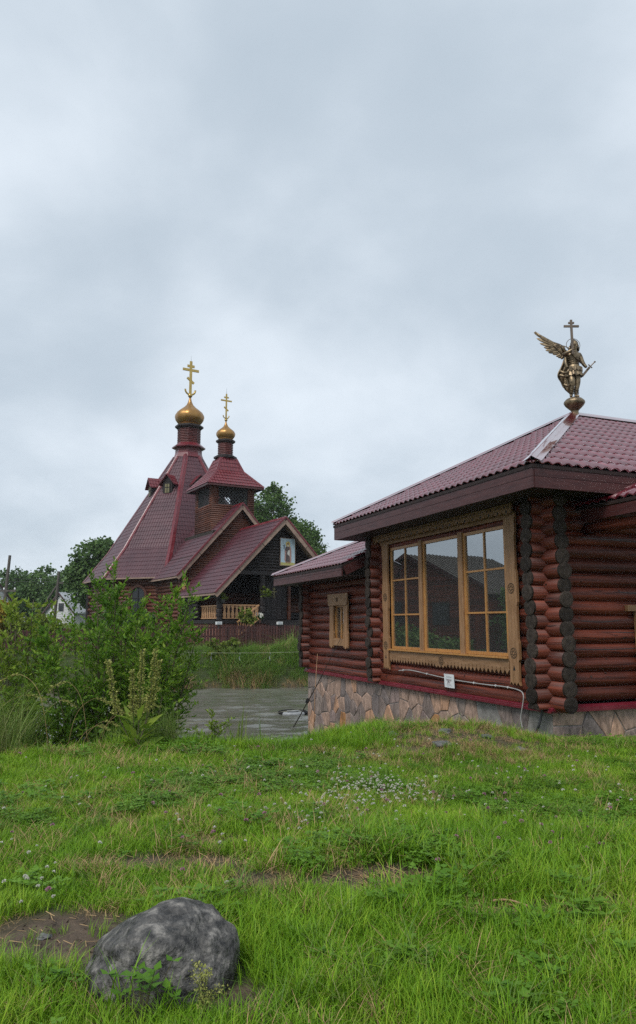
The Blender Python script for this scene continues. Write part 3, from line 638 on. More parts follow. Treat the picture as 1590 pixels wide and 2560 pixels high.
def ridge_cap(p0, p1, n1, n2, w, parent, mat='cap', name='ridge_cap', lift=.035):
    """folded strip: two wings lying on the two slopes that meet at the hip"""
    p0, p1 = Vector(p0), Vector(p1); d = (p1 - p0).normalized(); mb = MB(); n1, n2 = Vector(n1).normalized(), Vector(n2).normalized()
    w1 = n1.cross(d).normalized(); w2 = n2.cross(d).normalized()
    if w1.z > 0: w1 = -w1
    if w2.z > 0: w2 = -w2
    if w1.dot(w2) > .999: w2 = -w2
    t = (n1 + n2).normalized(); vs = []
    K = 9
    for i in range(K):
        p = p0 + (p1 - p0) * (i / (K - 1)); j = random.uniform(-.006, .006)
        vs += [p + w1 * w + n1 * (lift + j), p + w1 * .03 + n1 * (lift + .012), p + t * (lift + .035), p + w2 * .03 + n2 * (lift + .012), p + w2 * w + n2 * (lift - j)]
    fs = []
    for i in range(K - 1):
        for k in range(4): fs.append((i * 5 + k, i * 5 + k + 1, i * 5 + 6 + k, i * 5 + 5 + k))
    mb.add(vs, fs); return mb.build(name, mat, parent, recalc=True)
def pn(f):
    a, b, c = Vector(f[0]), Vector(f[1]), Vector(f[2]); n = (b - a).cross(c - a).normalized(); return n if n.z > 0 else -n
nL, nR, nB, nA, nE = pn(left_face), pn(right_face), pn(back_face), pn(annex_face), pn(annex_end)
ridge_cap(A0, AP, nL, nR, .125, roof, mat='cap_wet', lift=.072); ridge_cap(A1, AP, nL, nB, .13, roof, mat='cap_wet', lift=.072); ridge_cap(AP, AR, nR, nB, .13, roof, mat='cap_wet', lift=.072); ridge_cap(annex_face[0], AH, nA, nE, .12, roof, mat='cap_wet', lift=.072)
# fascia boards in two courses, eave battens, soffits
def fascia(p0, p1, zb, hs, parent):
    zz = zb
    for h in hs:
        dirv = (Vector(p1) - Vector(p0)).normalized(); MB().bar((p0[0], p0[1], zz + h / 2), (p1[0], p1[1], zz + h / 2), .035, h - .006).build('fascia_board', 'fascia', parent); zz += h
fascia((-OV + .03, -OV + .02, 0), (-OV + .03, 6.52, 0), 3.57, (.17, .16), cab); fascia((-OV + .05, -OV + .03, 0), (XR, -OV + .03, 0), 3.57, (.17, .16), cab)
fascia((-OV + .05, 6.52, 0), (2.5, 6.52, 0), 3.57, (.17, .16), cab)
fascia((-OV + .03, AN0 + .02, 0), (-OV + .03, AN1 - .02, 0), 2.69, (.14, .11), cab); fascia((-OV + .05, AN1 - .03, 0), (5, AN1 - .03, 0), 2.69, (.14, .11), cab)
MB().bar((-OV + .08, AN0 + .02, 2.84), (1.6, AN0 + .02, 2.84 + AS * 2.4), .035, .26).build('fascia_board', 'fascia', cab)
MB().bar((PX + .03, -0.15, 3.31), (PX + .03, -3.2, 3.31), .035, .17).build('fascia_board', 'fascia', cab)
add_log(cab, (PX + .22, 0.0, 3.12), (PX + .22, -3.0, 3.12), .10, 'log_y')
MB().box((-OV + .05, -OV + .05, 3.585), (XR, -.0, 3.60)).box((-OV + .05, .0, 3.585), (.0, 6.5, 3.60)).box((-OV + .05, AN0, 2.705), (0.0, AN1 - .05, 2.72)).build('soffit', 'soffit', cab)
MB().box((0.19, 0.2, 3.62), (9, 6.0, 3.66)).box((0.2, 0.2, 0.20), (9, 6, 0.24)).box((6.2, 0.2, 0.24), (6.25, 6, 3.62)).box((0.5, 5.93, 0.24), (6.2, 5.97, 3.62)).box((0.3, 6.05, 2.72), (5, Y_END - .3, 2.76)).box((2.5, 6.1, .2), (2.55, Y_END - .2, 2.72)).box((0.3, Y_END - .25, .2), (2.5, Y_END - .2, 2.72)).build('inner_lining', 'dark_in', cab)

# ---- the carved triple window (faces -x)
OUT = (-1, 0, 0); FX = -0.085                            # casing back plane
win = MB().box((-.05, .86, .98), (.10, .90, 3.30)).box((-.05, 5.10, .98), (.10, 5.14, 3.30)).box((-.05, .90, 3.26), (.10, 5.10, 3.30)).box((-.05, .90, .98), (.10, 5.10, 1.03)).build('window', 'sash', cab)
win['label'] = 'large triple window with carved wooden casing'
def rosette(parent, x, y, z, r=.085):
    mb = MB(); U, V = (0, 1, 0), (0, 0, 1)
    mb.torus((x, y, z), r, .006, U, V, 18, 5); mb.torus((x, y, z), r * .32, .006, U, V, 10, 5)
    for k in range(8):
        t = 2 * math.pi * k / 8; mb.torus((x, y + math.cos(t) * r * .66, z + math.sin(t) * r * .66), r * .24, .0055, U, V, 8, 4)
    mb.build('rosette', 'carve', parent)
def side_casing(yc, flip):
    h0, h1 = .60, 3.36; w = .145; sgn = -1 if flip else 1
    right = [(.8, .72), (.8, .98), (1, 1.02), (1, 1.28), (.84, 1.34), (.84, 1.88), (1, 1.95), (1, 2.42), (.84, 2.50), (.84, 3.05), (1, 3.12), (1, h1)]
    pts = [(-w * a, b) for a, b in right[::-1]] + [(-w * .8, .66)] + [(w * t, zz) for t, zz in ((-.92, h0), (-.6, .655), (-.3, h0), (0, .655), (.3, h0), (.6, .655), (.92, h0))] + [(w * .8, .66)] + [(w * a, b) for a, b in right]
    o = MB().prism(pts, (FX, yc, 0), (0, sgn, 0), (0, 0, 1), OUT, .045).build('side_casing', 'casing', win)
    for z_ in (1.12, 2.18): rosette(win, FX - .046, yc, z_, .085)
    MB().prism([(-.03, .84), (.03, .84), (0, .92)], (FX - .04, yc, 0), (0, 1, 0), (0, 0, 1), OUT, .008).build('cutout', 'black', win)
side_casing(.72, False); side_casing(5.28, True)
# apron board with pointed teeth
pts = [(.88, 1.02), (.88, .83)]; nt = 36; y0, y1 = .88, 5.12; tw = (y1 - y0) / nt
for i in range(nt):
    a = y0 + i * tw; mid = (a > 2.88 and a < 3.12)
    if mid: pts += [(a + tw * .0, .80), (a + tw * .5, .755), (a + tw * 1.0, .80)]
    else: pts += [(a + tw * .06, .83), (a + tw * .5, .765), (a + tw * .94, .83), (a + tw * .90, .855), (a + tw * 1.0, .885), (a + tw * 1.10, .855)]
pts = [p for p in pts if p[0] <= y1] + [(5.12, .83), (5.12, 1.02)]
MB().prism(pts, (FX, 0, 0), (0, 1, 0), (0, 0, 1), OUT, .03).build('apron_board', 'casing_h', win)
rosette(win, FX - .032, 3.0, .885, .08)
MB().box((FX - .075, .87, 1.02), (.0, 5.13, 1.05)).build('sill', 'sash', win)
# header board with drops and sawn holes
pts = [(.52, 3.66), (.52, 3.47)]; nt = 21; y0, y1 = .52, 5.74; tw = (y1 - y0) / nt
for i in range(nt):
    a = y0 + i * tw; pts += [(a + tw * .1, 3.435), (a + tw * .28, 3.425), (a + tw * .36, 3.45), (a + tw * .44, 3.42), (a + tw * .5, 3.40), (a + tw * .56, 3.42), (a + tw * .64, 3.45), (a + tw * .72, 3.425), (a + tw * .9, 3.435), (a + tw, 3.465)]
pts += [(5.74, 3.66)]
MB().prism(pts, (FX - .10, 0, 0), (0, 1, 0), (0, 0, 1), OUT, .035).build('header_board', 'casing_h', win)
hb = MB()
for i in range(nt):
    a = y0 + (i + .5) * tw
    hb.lathe([(.022, 0), (.022, .006)], 8, (0, 0, 0)); hb_v = hb.v[-16:]; hb.v[-16:] = [(FX - .1352 - q[2], a + q[0] * .8, 3.452 + q[1] * 1.2) for q in hb_v]
    for s_ in (-1, 1): hb.add([(FX - .1385, a + .02 * s_, 3.53), (FX - .1385, a + .075 * s_ , 3.555), (FX - .1385, a + .06 * s_, 3.515)], [(0, 1, 2)])
hb.build('sawn_pattern', 'black', win, recalc=False)
MB().prism([(.56, 3.36), (5.5, 3.36), (5.5, 3.46), (.56, 3.46)], (FX, 0, 0), (0, 1, 0), (0, 0, 1), OUT, .04).build('head_casing', 'casing_h', win)
for yc in (2.26, 3.75): MB().box((FX - .02, yc - .07, 1.03), (.05, yc + .07, 3.30)).build('mullion', 'casing', win)
def sash(ya, yb, bars):
    f = .055; xa, xb = -.075, -.02
    mb = MB().box((xa, ya, 1.055), (xb, ya + f, 3.27)).box((xa, yb - f, 1.055), (xb, yb, 3.27)).box((xa, ya + f, 1.055), (xb, yb - f, 1.055 + f)).box((xa, ya + f, 3.27 - f), (xb, yb - f, 3.27))
    s_ = mb.build('sash', 'sash', win)
    if bars:
        ym = (ya + yb) / 2
        MB().box((xa + .006, ym - .016, 1.055 + f), (xb - .006, ym + .016, 3.27 - f)).build('glazing_bar', 'sash', win)
        for z_ in (1.79, 2.54):
            MB().box((xa + .009, ya + f, z_ - .016), (xb - .009, ym - .016, z_ + .016)).build('glazing_bar', 'sash', win)
            MB().box((xa + .009, ym + .016, z_ - .016), (xb - .009, yb - f, z_ + .016)).build('glazing_bar', 'sash', win)
        zs = [1.055 + f, 1.79, 2.54, 3.27 - f]; yy = [ya + f, ym, yb - f]
        for i in range(2):
            for j in range(3):
                tl_ = random.uniform(-.0035, .0035); tl2 = random.uniform(-.002, .002)
                MB().add([(-.045 - tl_ - tl2, yy[i], zs[j]), (-.045 + tl_ - tl2, yy[i + 1], zs[j]), (-.045 + tl_ + tl2, yy[i + 1], zs[j + 1]), (-.045 - tl_ + tl2, yy[i], zs[j + 1])], [(0, 3, 2, 1)]).build('pane', 'glass', win, recalc=False)
    else:
        MB().add([(-.044, ya + f, 1.055 + f), (-.046, yb - f, 1.055 + f), (-.046, yb - f, 3.27 - f), (-.044, ya + f, 3.27 - f)], [(0, 3, 2, 1)]).build('pane', 'glass', win, recalc=False)
sash(.90, 2.19, True); sash(2.33, 3.68, False); sash(3.82, 5.10, True)
# small annex window
AY = (AW0 + AW1) / 2
sw = MB().box((-.06, AW0 + .02, 1.14), (.1, AW0 + .10, 2.10)).box((-.06, AW1 - .10, 1.14), (.1, AW1 - .02, 2.10)).box((-.06, AW0 + .10, 2.02), (.1, AW1 - .10, 2.10)).box((-.06, AW0 + .10, 1.14), (.1, AW1 - .10, 1.22)).build('window', 'sash', cab)
sw['label'] = 'small window with carved wooden casing'
for s_ in (-1, 1):
    yc = AY + s_ * .45; w = .135
    pts = [(-w, 2.20), (-w, 1.95), (-w * .8, 1.9), (-w * .8, 1.42), (-w, 1.36), (-w, 1.05), (-w * .9, .99), (-w * .55, 1.03), (-w * .2, .97), (w * .2, .97), (w * .55, 1.03), (w * .9, .99), (w, 1.05), (w, 1.36), (w * .8, 1.42), (w * .8, 1.9), (w, 1.95), (w, 2.20)]
    MB().prism(pts, (FX, yc, 0), (0, 1, 0), (0, 0, 1), OUT, .045).build('side_casing', 'casing', sw)
pts = [(-.63, 2.36), (-.63, 2.20), (-.57, 2.06), (.57, 2.06), (.63, 2.20), (.63, 2.36)]
MB().prism(pts, (FX - .046, AY, 0), (0, 1, 0), (0, 0, 1), OUT, .03).build('header_board', 'casing_h', sw)
rosette(sw, FX - .078, AY, 2.21, .055)
MB().prism([(-.35, 1.22), (-.35, 1.04), (.35, 1.04), (.35, 1.22)], (FX, AY, 0), (0, 1, 0), (0, 0, 1), OUT, .04).build('apron_board', 'casing_h', sw)
MB().box((-.05, AY - .02, 1.22), (.0, AY + .02, 2.02)).build('glazing_bar', 'sash', sw)
MB().add([(-.02, AW0 + .1, 1.22), (-.02, AW1 - .1, 1.22), (-.02, AW1 - .1, 2.02), (-.02, AW0 + .1, 2.02)], [(0, 3, 2, 1)]).build('pane', 'glass', sw, recalc=False)
# edge of the casing on the right wall
rwn = MB().box((1.72, -.10, .70), (1.95, -.05, 1.80)).build('window_casing', 'casing', cab)
MB().box((1.54, -.12, 1.80), (2.6, -.05, 1.90)).build('header_board', 'casing_h', rwn)

# ---- things fixed to or leaning on the cabin
def pt(*p): return cab_world(*p)
sg = thing('notice_sheet', 'white paper notice with a small camera symbol pinned below the big window', 'notice', pt(-.10, 2.70, .53), KA)
def sgq(mb, a, b, c, d, h): mb.add([(-h, a, b), (-h, c, b), (-h, c, d), (-h, a, d)], [(0, 3, 2, 1)]); return mb
smb = MB(); K_ = 8
for i in range(K_ + 1):
    yy_ = -.19 + .38 * i / K_; bow = .012 * math.sin(math.pi * i / K_) + (.02 if i == 0 else 0)
    smb.v += [(-.03 - bow + .012, yy_, -.125), (-.03 - bow, yy_, .125)]
smb.f = [(2 * i, 2 * i + 1, 2 * i + 3, 2 * i + 2) for i in range(K_)]; smb.m = [0] * K_
smb.build('sheet', 'paper', sg, recalc=False)
# y runs away from the camera, so left-to-right reading is from +y to -y
tx = MB()
for zc_, y_a, y_b, hh in ((.078, .085, -.085, .007), (.030, .095, -.075, .011), (-.072, .085, -.08, .006)):
    y_ = y_a
    while y_ > y_b:
        w_ = random.uniform(.008, .017); sgq(tx, y_, zc_ - hh * random.uniform(.7, 1), y_ - w_, zc_ + hh * random.uniform(.7, 1), .0475); y_ -= w_ + .005
tx.build('lettering', 'ink_grey', sg, recalc=False)
fr = MB()
for a, b, c, d in ((.055, .014, -.045, .018), (.055, -.055, -.045, -.051), (.055, -.055, .049, .018), (-.039, -.055, -.045, .018)): sgq(fr, a, b, c, d, .0478)
fr.build('symbol_frame', 'ink_red', sg, recalc=False)
cm = MB(); cm.add([(-.048, .035, .008), (-.048, .030, -.006), (-.048, -.005, -.022), (-.048, -.022, -.010), (-.048, .0, .0)], [(0, 1, 2, 3, 4)]); cm.add([(-.048, .03, -.03), (-.048, .018, -.042), (-.048, .004, -.026), (-.048, .012, -.018)], [(0, 1, 2, 3)])
cm.build('camera_symbol', 'ink', sg, recalc=False)
cd = thing('cable_conduit', 'thin white conduit clipped along the lowest logs and bending down to the grass', 'conduit', pt(-.1, 1, .5), KA)
cp = [(-.12, 4.72, .60), (-.125, 4.2, .64), (-.12, 3.4, .60), (-.115, 2.6, .56), (-.12, 1.6, .55), (-.12, 1.0, .555), (-.125, .62, .53), (-.14, .50, .46), (-.15, .52, .30), (-.15, .58, .10), (-.14, .56, -.05)]
o_ = pt(-.1, 1, .5); loc = [(p[0] + .1, p[1] - 1, p[2] - .5) for p in cp]
# Catmull-Rom smoothing
def smooth_path(P, n=6):
    P = [Vector(p) for p in P]; out = []
    for i in range(len(P) - 1):
        a, b, c, d = P[max(i - 1, 0)], P[i], P[i + 1], P[min(i + 2, len(P) - 1)]
        for k in range(n):
            t = k / n; out.append(.5 * ((2 * b) + (c - a) * t + (2 * a - 5 * b + 4 * c - d) * t * t + (3 * b - a - 3 * c + d) * t ** 3))
    return out + [P[-1]]
MB().tube(smooth_path(loc), .010, 8).build('tube', 'conduit', cd, smooth=True)
for q in (4.55, 3.5, 1.9, 1.25, .95):
    k = min(smooth_path(loc), key=lambda v: abs(v.y - (q - 1))); MB().torus(k, .016, .006, (1, 0, 0), (0, 0, 1), 8, 5).build('clip', 'white', cd)
bc = MB().tube(smooth_path([pt(-.13, .06, .30), pt(-.15, .07, .2), pt(-.20, .08, .05), pt(-.24, .12, -.08)]), .02, 8).build('cable', 'black', None, smooth=True)
tag(bc, 'thick black cable dropping from the cabin corner into the grass', 'cable')
rodA = pt(-.16, AY - .25, 1.24); rodB = pt(-.50, 10.2, -1.25)
fr_ = thing('fishing_rod', 'thin dark rod leaning on the small window casing down to the pond', 'rod', tuple(rodB))
d_ = rodA - rodB
MB().tube([(0, 0, 0), tuple(d_ * .5 + Vector((.0, 0, -.05))), tuple(d_)], [.016, .012, .006], 7).build('blank', 'rod', fr_, smooth=True)
MB().tube([tuple(d_ * .30), tuple(d_ * .33)], [.05, .05], 10).build('reel', M['black'], fr_)
cn_ = MB().tube([pt(-.35, 9.05, -1.2), pt(-.3, 9.1, -.2), pt(-.17, 9.25, .78)], [.012, .010, .006], 6).build('cane', 'cane', None, smooth=True)
tag(cn_, 'pale slender cane standing against the annex logs', 'cane')

# ------------------------------------------------------------------ bronze angel on the cabin's roof
ap = cab_world(3.30, YA, 6.10)
st = thing('angel_statue', 'bronze winged warrior angel holding a tall cross and a sword on the cabin roof peak', 'statue', (ap.x + .05, ap.y, ap.z), 0.0)
MB().lathe([(.095, -.08), (.085, .02), (.078, .10), (.088, .13), (.14, .18), (.20, .245), (.228, .30), (.218, .335), (.17, .385), (.10, .42), (.03, .435)], 24).build('orb_base', 'bronze', st, smooth=True)
def skin_body(name, verts, edges, root, mat, parent, sub=2):
    me = bpy.data.meshes.new(name); me.from_pydata([v[:3] for v in verts], edges, []); me.materials.append(M[mat])
    o = link(bpy.data.objects.new(name, me), parent); sk = o.modifiers.new('skin', 'SKIN'); sk.use_smooth_shade = True; sk.branch_smoothing = .3
    if not me.skin_vertices:
        bm = bmesh.new(); bm.from_mesh(me); bm.verts.layers.skin.verify(); bm.to_mesh(me); bm.free()
    for i, v in enumerate(verts):
        r = v[3]; me.skin_vertices[0].data[i].radius = (r, r) if not hasattr(r, '__len__') else r
    me.skin_vertices[0].data[root].use_root = True
    sb = o.modifiers.new('sub', 'SUBSURF'); sb.levels = sub; sb.render_levels = sub
    return o
B = [(.03, 0, 1.00, .105), (.03, 0, 1.14, .10), (.035, 0, 1.26, .12), (.04, 0, 1.38, .125), (.05, -.01, 1.47, .075), (.055, -.015, 1.525, .05), (.065, -.03, 1.585, .075), (.065, -.025, 1.645, .074), (.065, -.02, 1.70, .045),
     (-.11, 0, 1.435, .062), (-.215, -.07, 1.385, .047), (-.11, -.16, 1.425, .04), (.0, -.20, 1.485, .034),
     (.175, 0, 1.42, .062), (.215, -.01, 1.26, .05), (.25, -.03, 1.17, .042), (.30, -.05, 1.095, .034),
     (-.045, 0, .93, .088), (-.045, -.07, .78, .075), (-.045, -.05, .66, .055), (-.058, .0, .52, .040), (-.06, .0, .455, .036), (-.10, -.08, .445, .028),
     (.10, 0, .93, .085), (.095, -.02, .78, .07), (.08, .0, .66, .053), (.05, .02, .52, .040), (.045, .02, .455, .036), (.10, -.05, .445, .028)]
Ed = [(0, 1), (1, 2), (2, 3), (3, 4), (4, 5), (5, 6), (6, 7), (7, 8), (3, 9), (9, 10), (10, 11), (11, 12), (3, 13), (13, 14), (14, 15), (15, 16), (0, 17), (17, 18), (18, 19), (19, 20), (20, 21), (21, 22), (0, 23), (23, 24), (24, 25), (25, 26), (26, 27), (27, 28)]
skin_body('body', B, Ed, 0, 'bronze', st)
hm = MB(); hm.lathe([(.086, 1.60), (.09, 1.64), (.082, 1.69), (.055, 1.73), (.02, 1.755), (.008, 1.775)], 16, (.065, -.012, 0)); hm.torus((.065, -.012, 1.615), .088, .009, (1, 0, 0), (0, 1, 0), 20, 6)
hm.build('helmet', 'bronze', st, smooth=True)
fc = MB(); fc.tube([(.078, -.098, 1.615), (.08, -.122, 1.575), (.078, -.10, 1.565)], [.008, .013, .008], 6)      # nose
for q in (-.028, .028): fc.lathe([(.0, -.010), (.009, -.004), (.009, .004), (.0, .010)], 6, (.076 + q, -.096, 1.595))
fc.tube([(.055, -.098, 1.545), (.078, -.106, 1.542), (.10, -.098, 1.545)], .006, 5); fc.build('face', 'bronze', st, smooth=True)
hr = MB()
for k in range(10):
    t = math.pi * (.05 + .9 * k / 9); hr.tube([(.065 + .085 * math.cos(t), .0 + .075 * math.sin(t), 1.62), (.065 + .105 * math.cos(t), .0 + .09 * math.sin(t), 1.56), (.065 + .10 * math.cos(t), .01 + .09 * math.sin(t), 1.50)], [.022, .024, .012], 6)
hr.build('hair', 'bronze', st, smooth=True)
sk = MB(); n = 40; lev = [(1.16, .118, .095), (1.10, .135, .11), (1.03, .155, .125), (.97, .175, .14), (.905, .19, .155)]; sv_ = []
for li, (z_, a, b) in enumerate(lev):
    for k in range(n):
        t = 2 * math.pi * k / n; w = 1 + (.06 * li / 4) * math.cos(10 * t); sv_.append((.035 + a * w * math.cos(t), b * w * math.sin(t), z_ + (.012 * math.cos(10 * t) if li == 4 else 0)))
sk.add(sv_, [(i * n + k, i * n + (k + 1) % n, (i + 1) * n + (k + 1) % n, (i + 1) * n + k) for i in range(4) for k in range(n)]); sk.build('skirt', 'bronze', st, smooth=True)
pl = MB()
for k in range(14):
    t = 2 * math.pi * k / 14; c_ = Vector((.035 + .165 * math.cos(t), .135 * math.sin(t), 1.055)); u = Vector((-math.sin(t), math.cos(t), 0)); w_ = Vector((math.cos(t), math.sin(t), 0))
    pl.prism([(-.034, .05), (-.034, -.02), (-.02, -.045), (0, -.055), (.02, -.045), (.034, -.02), (.034, .05)], c_, u, (0, 0, 1), w_, .014)
pl.build('armour_plates', 'bronze', st)
ar = MB()
for i, z_ in enumerate((1.19, 1.235, 1.28, 1.325)): ar.torus((.035, 0, z_), .112 + .006 * i, .011, (1, 0, 0), (0, .86, 0), 22, 6)
ar.bar((-.08, -.115, 1.44), (.15, -.12, 1.17), .012, .03, (0, 1, 0)); ar.build('breastplate_bands', 'bronze', st, smooth=True)
gv_ = MB()
for x_, y_ in ((-.052, -.02), (.065, .01)):
    for z_ in (.51, .545, .58, .615, .65): gv_.torus((x_, y_, z_), .045 + (z_ - .5) * .05, .008, (1, 0, 0), (0, 1, 0), 12, 5)
gv_.build('greaves', 'bronze', st, smooth=True)
cpv = []; rows = 12; cols = 9
outl = [(-.10, -.02, 1.42), (-.155, -.01, 1.33), (-.205, 0, 1.22), (-.255, .0, 1.12), (-.31, .01, 1.03), (-.325, -.0, .95), (-.30, -.0, .88), (-.245, .0, .80), (-.225, .01, .70), (-.20, .02, .64), (-.13, .02, .60), (-.085, .03, .55)]
for i, (xl, yl, z_) in enumerate(outl):
    xr = -.04
    for k in range(cols):
        q = k / (cols - 1); cpv.append((xl + (xr - xl) * q, .02 + .075 * math.sin(q * math.pi) + .028 * math.sin(q * 15 + i * .9) - .03 * (1 - q) * math.sin(i * .8), z_ + .02 * math.sin(q * 9 + i)))
cf = [(i * cols + k, i * cols + k + 1, (i + 1) * cols + k + 1, (i + 1) * cols + k) for i in range(rows - 1) for k in range(cols - 1)]
co = MB().add(cpv, cf).build('cape', 'bronze', st, smooth=True); so_ = co.modifiers.new('t', 'SOLIDIFY'); so_.thickness = .03; co.modifiers.new('s', 'SUBSURF').render_levels = 1
for P_ in ([(-.29, -.05, 1.02), (-.22, -.09, .96), (-.13, -.07, 1.0), (-.09, -.05, 1.1)], [(-.30, -.03, .93), (-.21, -.08, .885), (-.12, -.06, .90)], [(-.22, -.03, .72), (-.16, -.07, .67), (-.10, -.04, .70)], [(-.16, -.05, 1.36), (-.17, -.07, 1.2), (-.14, -.08, 1.08)]):
    MB().tube(smooth_path(P_, 4), [.028] * (len(smooth_path(P_, 4))), 7).build('cape_fold', 'bronze', st, smooth=True)
def feather(mb, a, b, w, t, bend=0.0):
    a, b = Vector(a), Vector(b); d = b - a; L = d.length; d.normalize(); up = Vector((0, 1, 0)); s_ = d.cross(up).normalized(); vs = []; fs = []; ns = 10
    prof = [(0, .55), (.15, .85), (.5, 1.0), (.8, .9), (.93, .62), (1.0, .12)]
    for q, ww in prof:
        p = a + d * (L * q) + s_ * (bend * math.sin(q * math.pi))
        for k in range(ns):
            tt = 2 * math.pi * k / ns; vs.append(p + s_ * (w * ww * math.cos(tt)) + up * (t * ww * math.sin(tt)))
    m_ = len(prof); fs = [(i * ns + k, i * ns + (k + 1) % ns, (i + 1) * ns + (k + 1) % ns, (i + 1) * ns + k) for i in range(m_ - 1) for k in range(ns)] + [tuple(range(ns - 1, -1, -1)), tuple((m_ - 1) * ns + k for k in range(ns))]
    mb.add(vs, fs)
def zz9(u, v, y): return ((u - 880) * .00093 + .03, y, (2330 - v) * .00095 + max(0, 700 - u) / 700 * .085)
wing = MB().tube([zz9(45, 290, .16), zz9(200, 400, .15), zz9(420, 520, .13), zz9(600, 580, .11), zz9(675, 640, .09), zz9(720, 780, .06)], [.018, .026, .032, .04, .05, .04], 10).build('wing', 'bronze', st, smooth=True)
tips = [(25, 300), (85, 440), (155, 560), (245, 650), (280, 720), (345, 772), (445, 805), (525, 850), (570, 880), (635, 905)]
roots = [(560, 590), (590, 610), (610, 630), (625, 650), (640, 670), (655, 690), (670, 710), (685, 730), (700, 755), (715, 780)]
for i, (t_, r_) in enumerate(zip(tips, roots)):
    mb = MB(); feather(mb, zz9(*r_, .09 + .004 * i), zz9(*t_, .17 - .004 * i), .040 - .0008 * i, .011, .012); mb.build('feather', 'bronze', wing, smooth=True)
cv = MB()
for i in range(8):
    a = (480 + i * 28, 570 + i * 22); feather(cv, zz9(a[0] + 120, a[1] + 10, .075), zz9(a[0] - 30, a[1] + 40 + i * 3, .10), .028, .014)
cv.build('coverts', 'bronze', wing, smooth=True)
w2 = MB(); feather(w2, (.13, .10, 1.46), (.275, .42, 1.76), .020, .03); feather(w2, (.15, .12, 1.50), (.19, .38, 1.63), .020, .03); feather(w2, (.12, .08, 1.42), (.17, .3, 1.55), .02, .03); feather(w2, (.02, .12, 1.6), (-.04, .4, 1.79), .014, .02)
w2.build('wing', 'bronze', st, smooth=True)
cx = MB(); cx.box((-.018, -.245, 1.36), (.028, -.205, 2.145)); cx.box((-.058, -.243, 2.055), (-.018, -.207, 2.095)); cx.box((.028, -.243, 2.055), (.068, -.207, 2.095)); cx.box((-.16, -.243, 1.975), (-.018, -.207, 2.02)); cx.box((.028, -.243, 1.975), (.17, -.207, 2.02)); cx.v = [(a_ - .05, b_ + .03, c_) for a_, b_, c_ in cx.v]
cx.build('cross', 'bronze_grey', st)
MB().torus((.06, .04, 1.655), .152, .0065, (1, 0, 0), (0, 0, 1), 36, 6).build('halo', 'bronze_grey', st, smooth=True)
sw_ = MB(); sw_.tube([(.37, -.06, 1.115), (.47, -.07, 1.215)], .012, 8); sw_.lathe([(.0, -.022), (.018, -.012), (.022, 0), (.018, .012), (.0, .022)], 10, (.478, -.07, 1.223)); sw_.bar((.335, -.06, 1.165), (.415, -.06, 1.085), .02, .018); sw_.bar((.36, -.06, 1.105), (.19, -.04, .90), .05, .022, (0, 1, 0))
sw_.build('sword', 'bronze_grey', st, smooth=False)
def hand(mb, c, d, side):
    c = Vector(c); d = Vector(d).normalized(); u = Vector(side).normalized(); w = d.cross(u)
    for k in range(4):
        b0 = c + u * (.014 * (k - 1.5)); mb.tube([b0, b0 + d * .022 + w * .004, b0 + d * .03 + w * .024, b0 + d * .014 + w * .036], [.009, .0088, .008, .006], 6)
    b0 = c - u * .03; mb.tube([b0, b0 + d * .018 + w * .012, b0 + d * .02 + w * .03], [.010, .009, .007], 6)
hh = MB(); hand(hh, (-.005, -.215, 1.49), (1, 0, .1), (0, 0, 1)); hand(hh, (.315, -.055, 1.085), (.7, 0, -.7), (.7, 0, .7)); hh.build('fingers', 'bronze', st, smooth=True)

# ------------------------------------------------------------------ the church
M['icon_gold2'] = nmat('dull brass', (0.20, 0.17, 0.07), (0.30, 0.26, 0.11), scale=4, rough=.5)
CHX, CHY, CHA = -10.684, 58.0, R(30)
ch = thing('log_church', 'brown log church with tall burgundy tent roof, bell tower and two golden onion domes', 'church', (CHX, CHY, 0), CHA)
def C(b, s, z): return (b, -s, z)
def ch_world(b, s, z): return Vector((CHX + b * math.cos(CHA) + s * math.sin(CHA), CHY + b * math.sin(CHA) - s * math.cos(CHA), z))
OCT = [(-7.05, -4.2), (-7.05, 2.2), (-3.8, 6.6), (3.8, 6.6), (7.05, 2.2), (7.05, -4.2), (3.8, -7), (-3.8, -7)]
LV = [(4.80, 1.0), (7.15, .770), (15.15, .145)]
def frac(z):
    for (z0, f0), (z1, f1) in zip(LV, LV[1:]):
        if z <= z1: return f0 + (f1 - f0) * (z - z0) / (z1 - z0)
    return LV[-1][1]
def OV_(i, k): z_, f_ = LV[k]; b, s = OCT[i % 8]; return C(b * f_, s * f_, z_)
tent = MB()
for k in range(2):
    for i in range(8): tent.add([OV_(i, k), OV_(i + 1, k), OV_(i + 1, k + 1), OV_(i, k + 1)], [(0, 1, 2, 3)])
tent.add([OV_(i, 0) for i in range(8)], [tuple(range(8))])
tent.v = [(x * .995, y * .995, z_ - .03) for x, y, z_ in tent.v]
tent_o = tent.build('tent_roof', 'ch_roof', ch)
sheet_part('roof_tiles', [[OV_(i, k), OV_(i + 1, k), OV_(i + 1, k + 1), OV_(i, k + 1)] for k in range(2) for i in (7, 0, 1, 2, 3)], 'ch_roof', tent_o, .23, .38, .018, .02, 4)
for i in range(8):
    for k in range(2):
        p0, p1 = Vector(OV_(i, k)), Vector(OV_(i, k + 1)); out = Vector((p0.x, p0.y, 0)).normalized()
        na = pn([OV_(i, k), OV_(i + 1, k), OV_(i, k + 1)]); nb = pn([OV_(i, k), OV_(i - 1, k), OV_(i, k + 1)])
        ridge_cap(p0, p1, na, nb, .20, tent_o, lift=.05)
gut = MB()
for i in (7, 0, 1, 2):
    a, b = Vector(OV_(i, 0)), Vector(OV_(i + 1, 0)); gut.bar(a * 1.005, b * 1.005, .06, .09)
gut.v = [(x, y, z_ - .04) for x, y, z_ in gut.v]; gut.build('gutter', 'barge', tent_o)
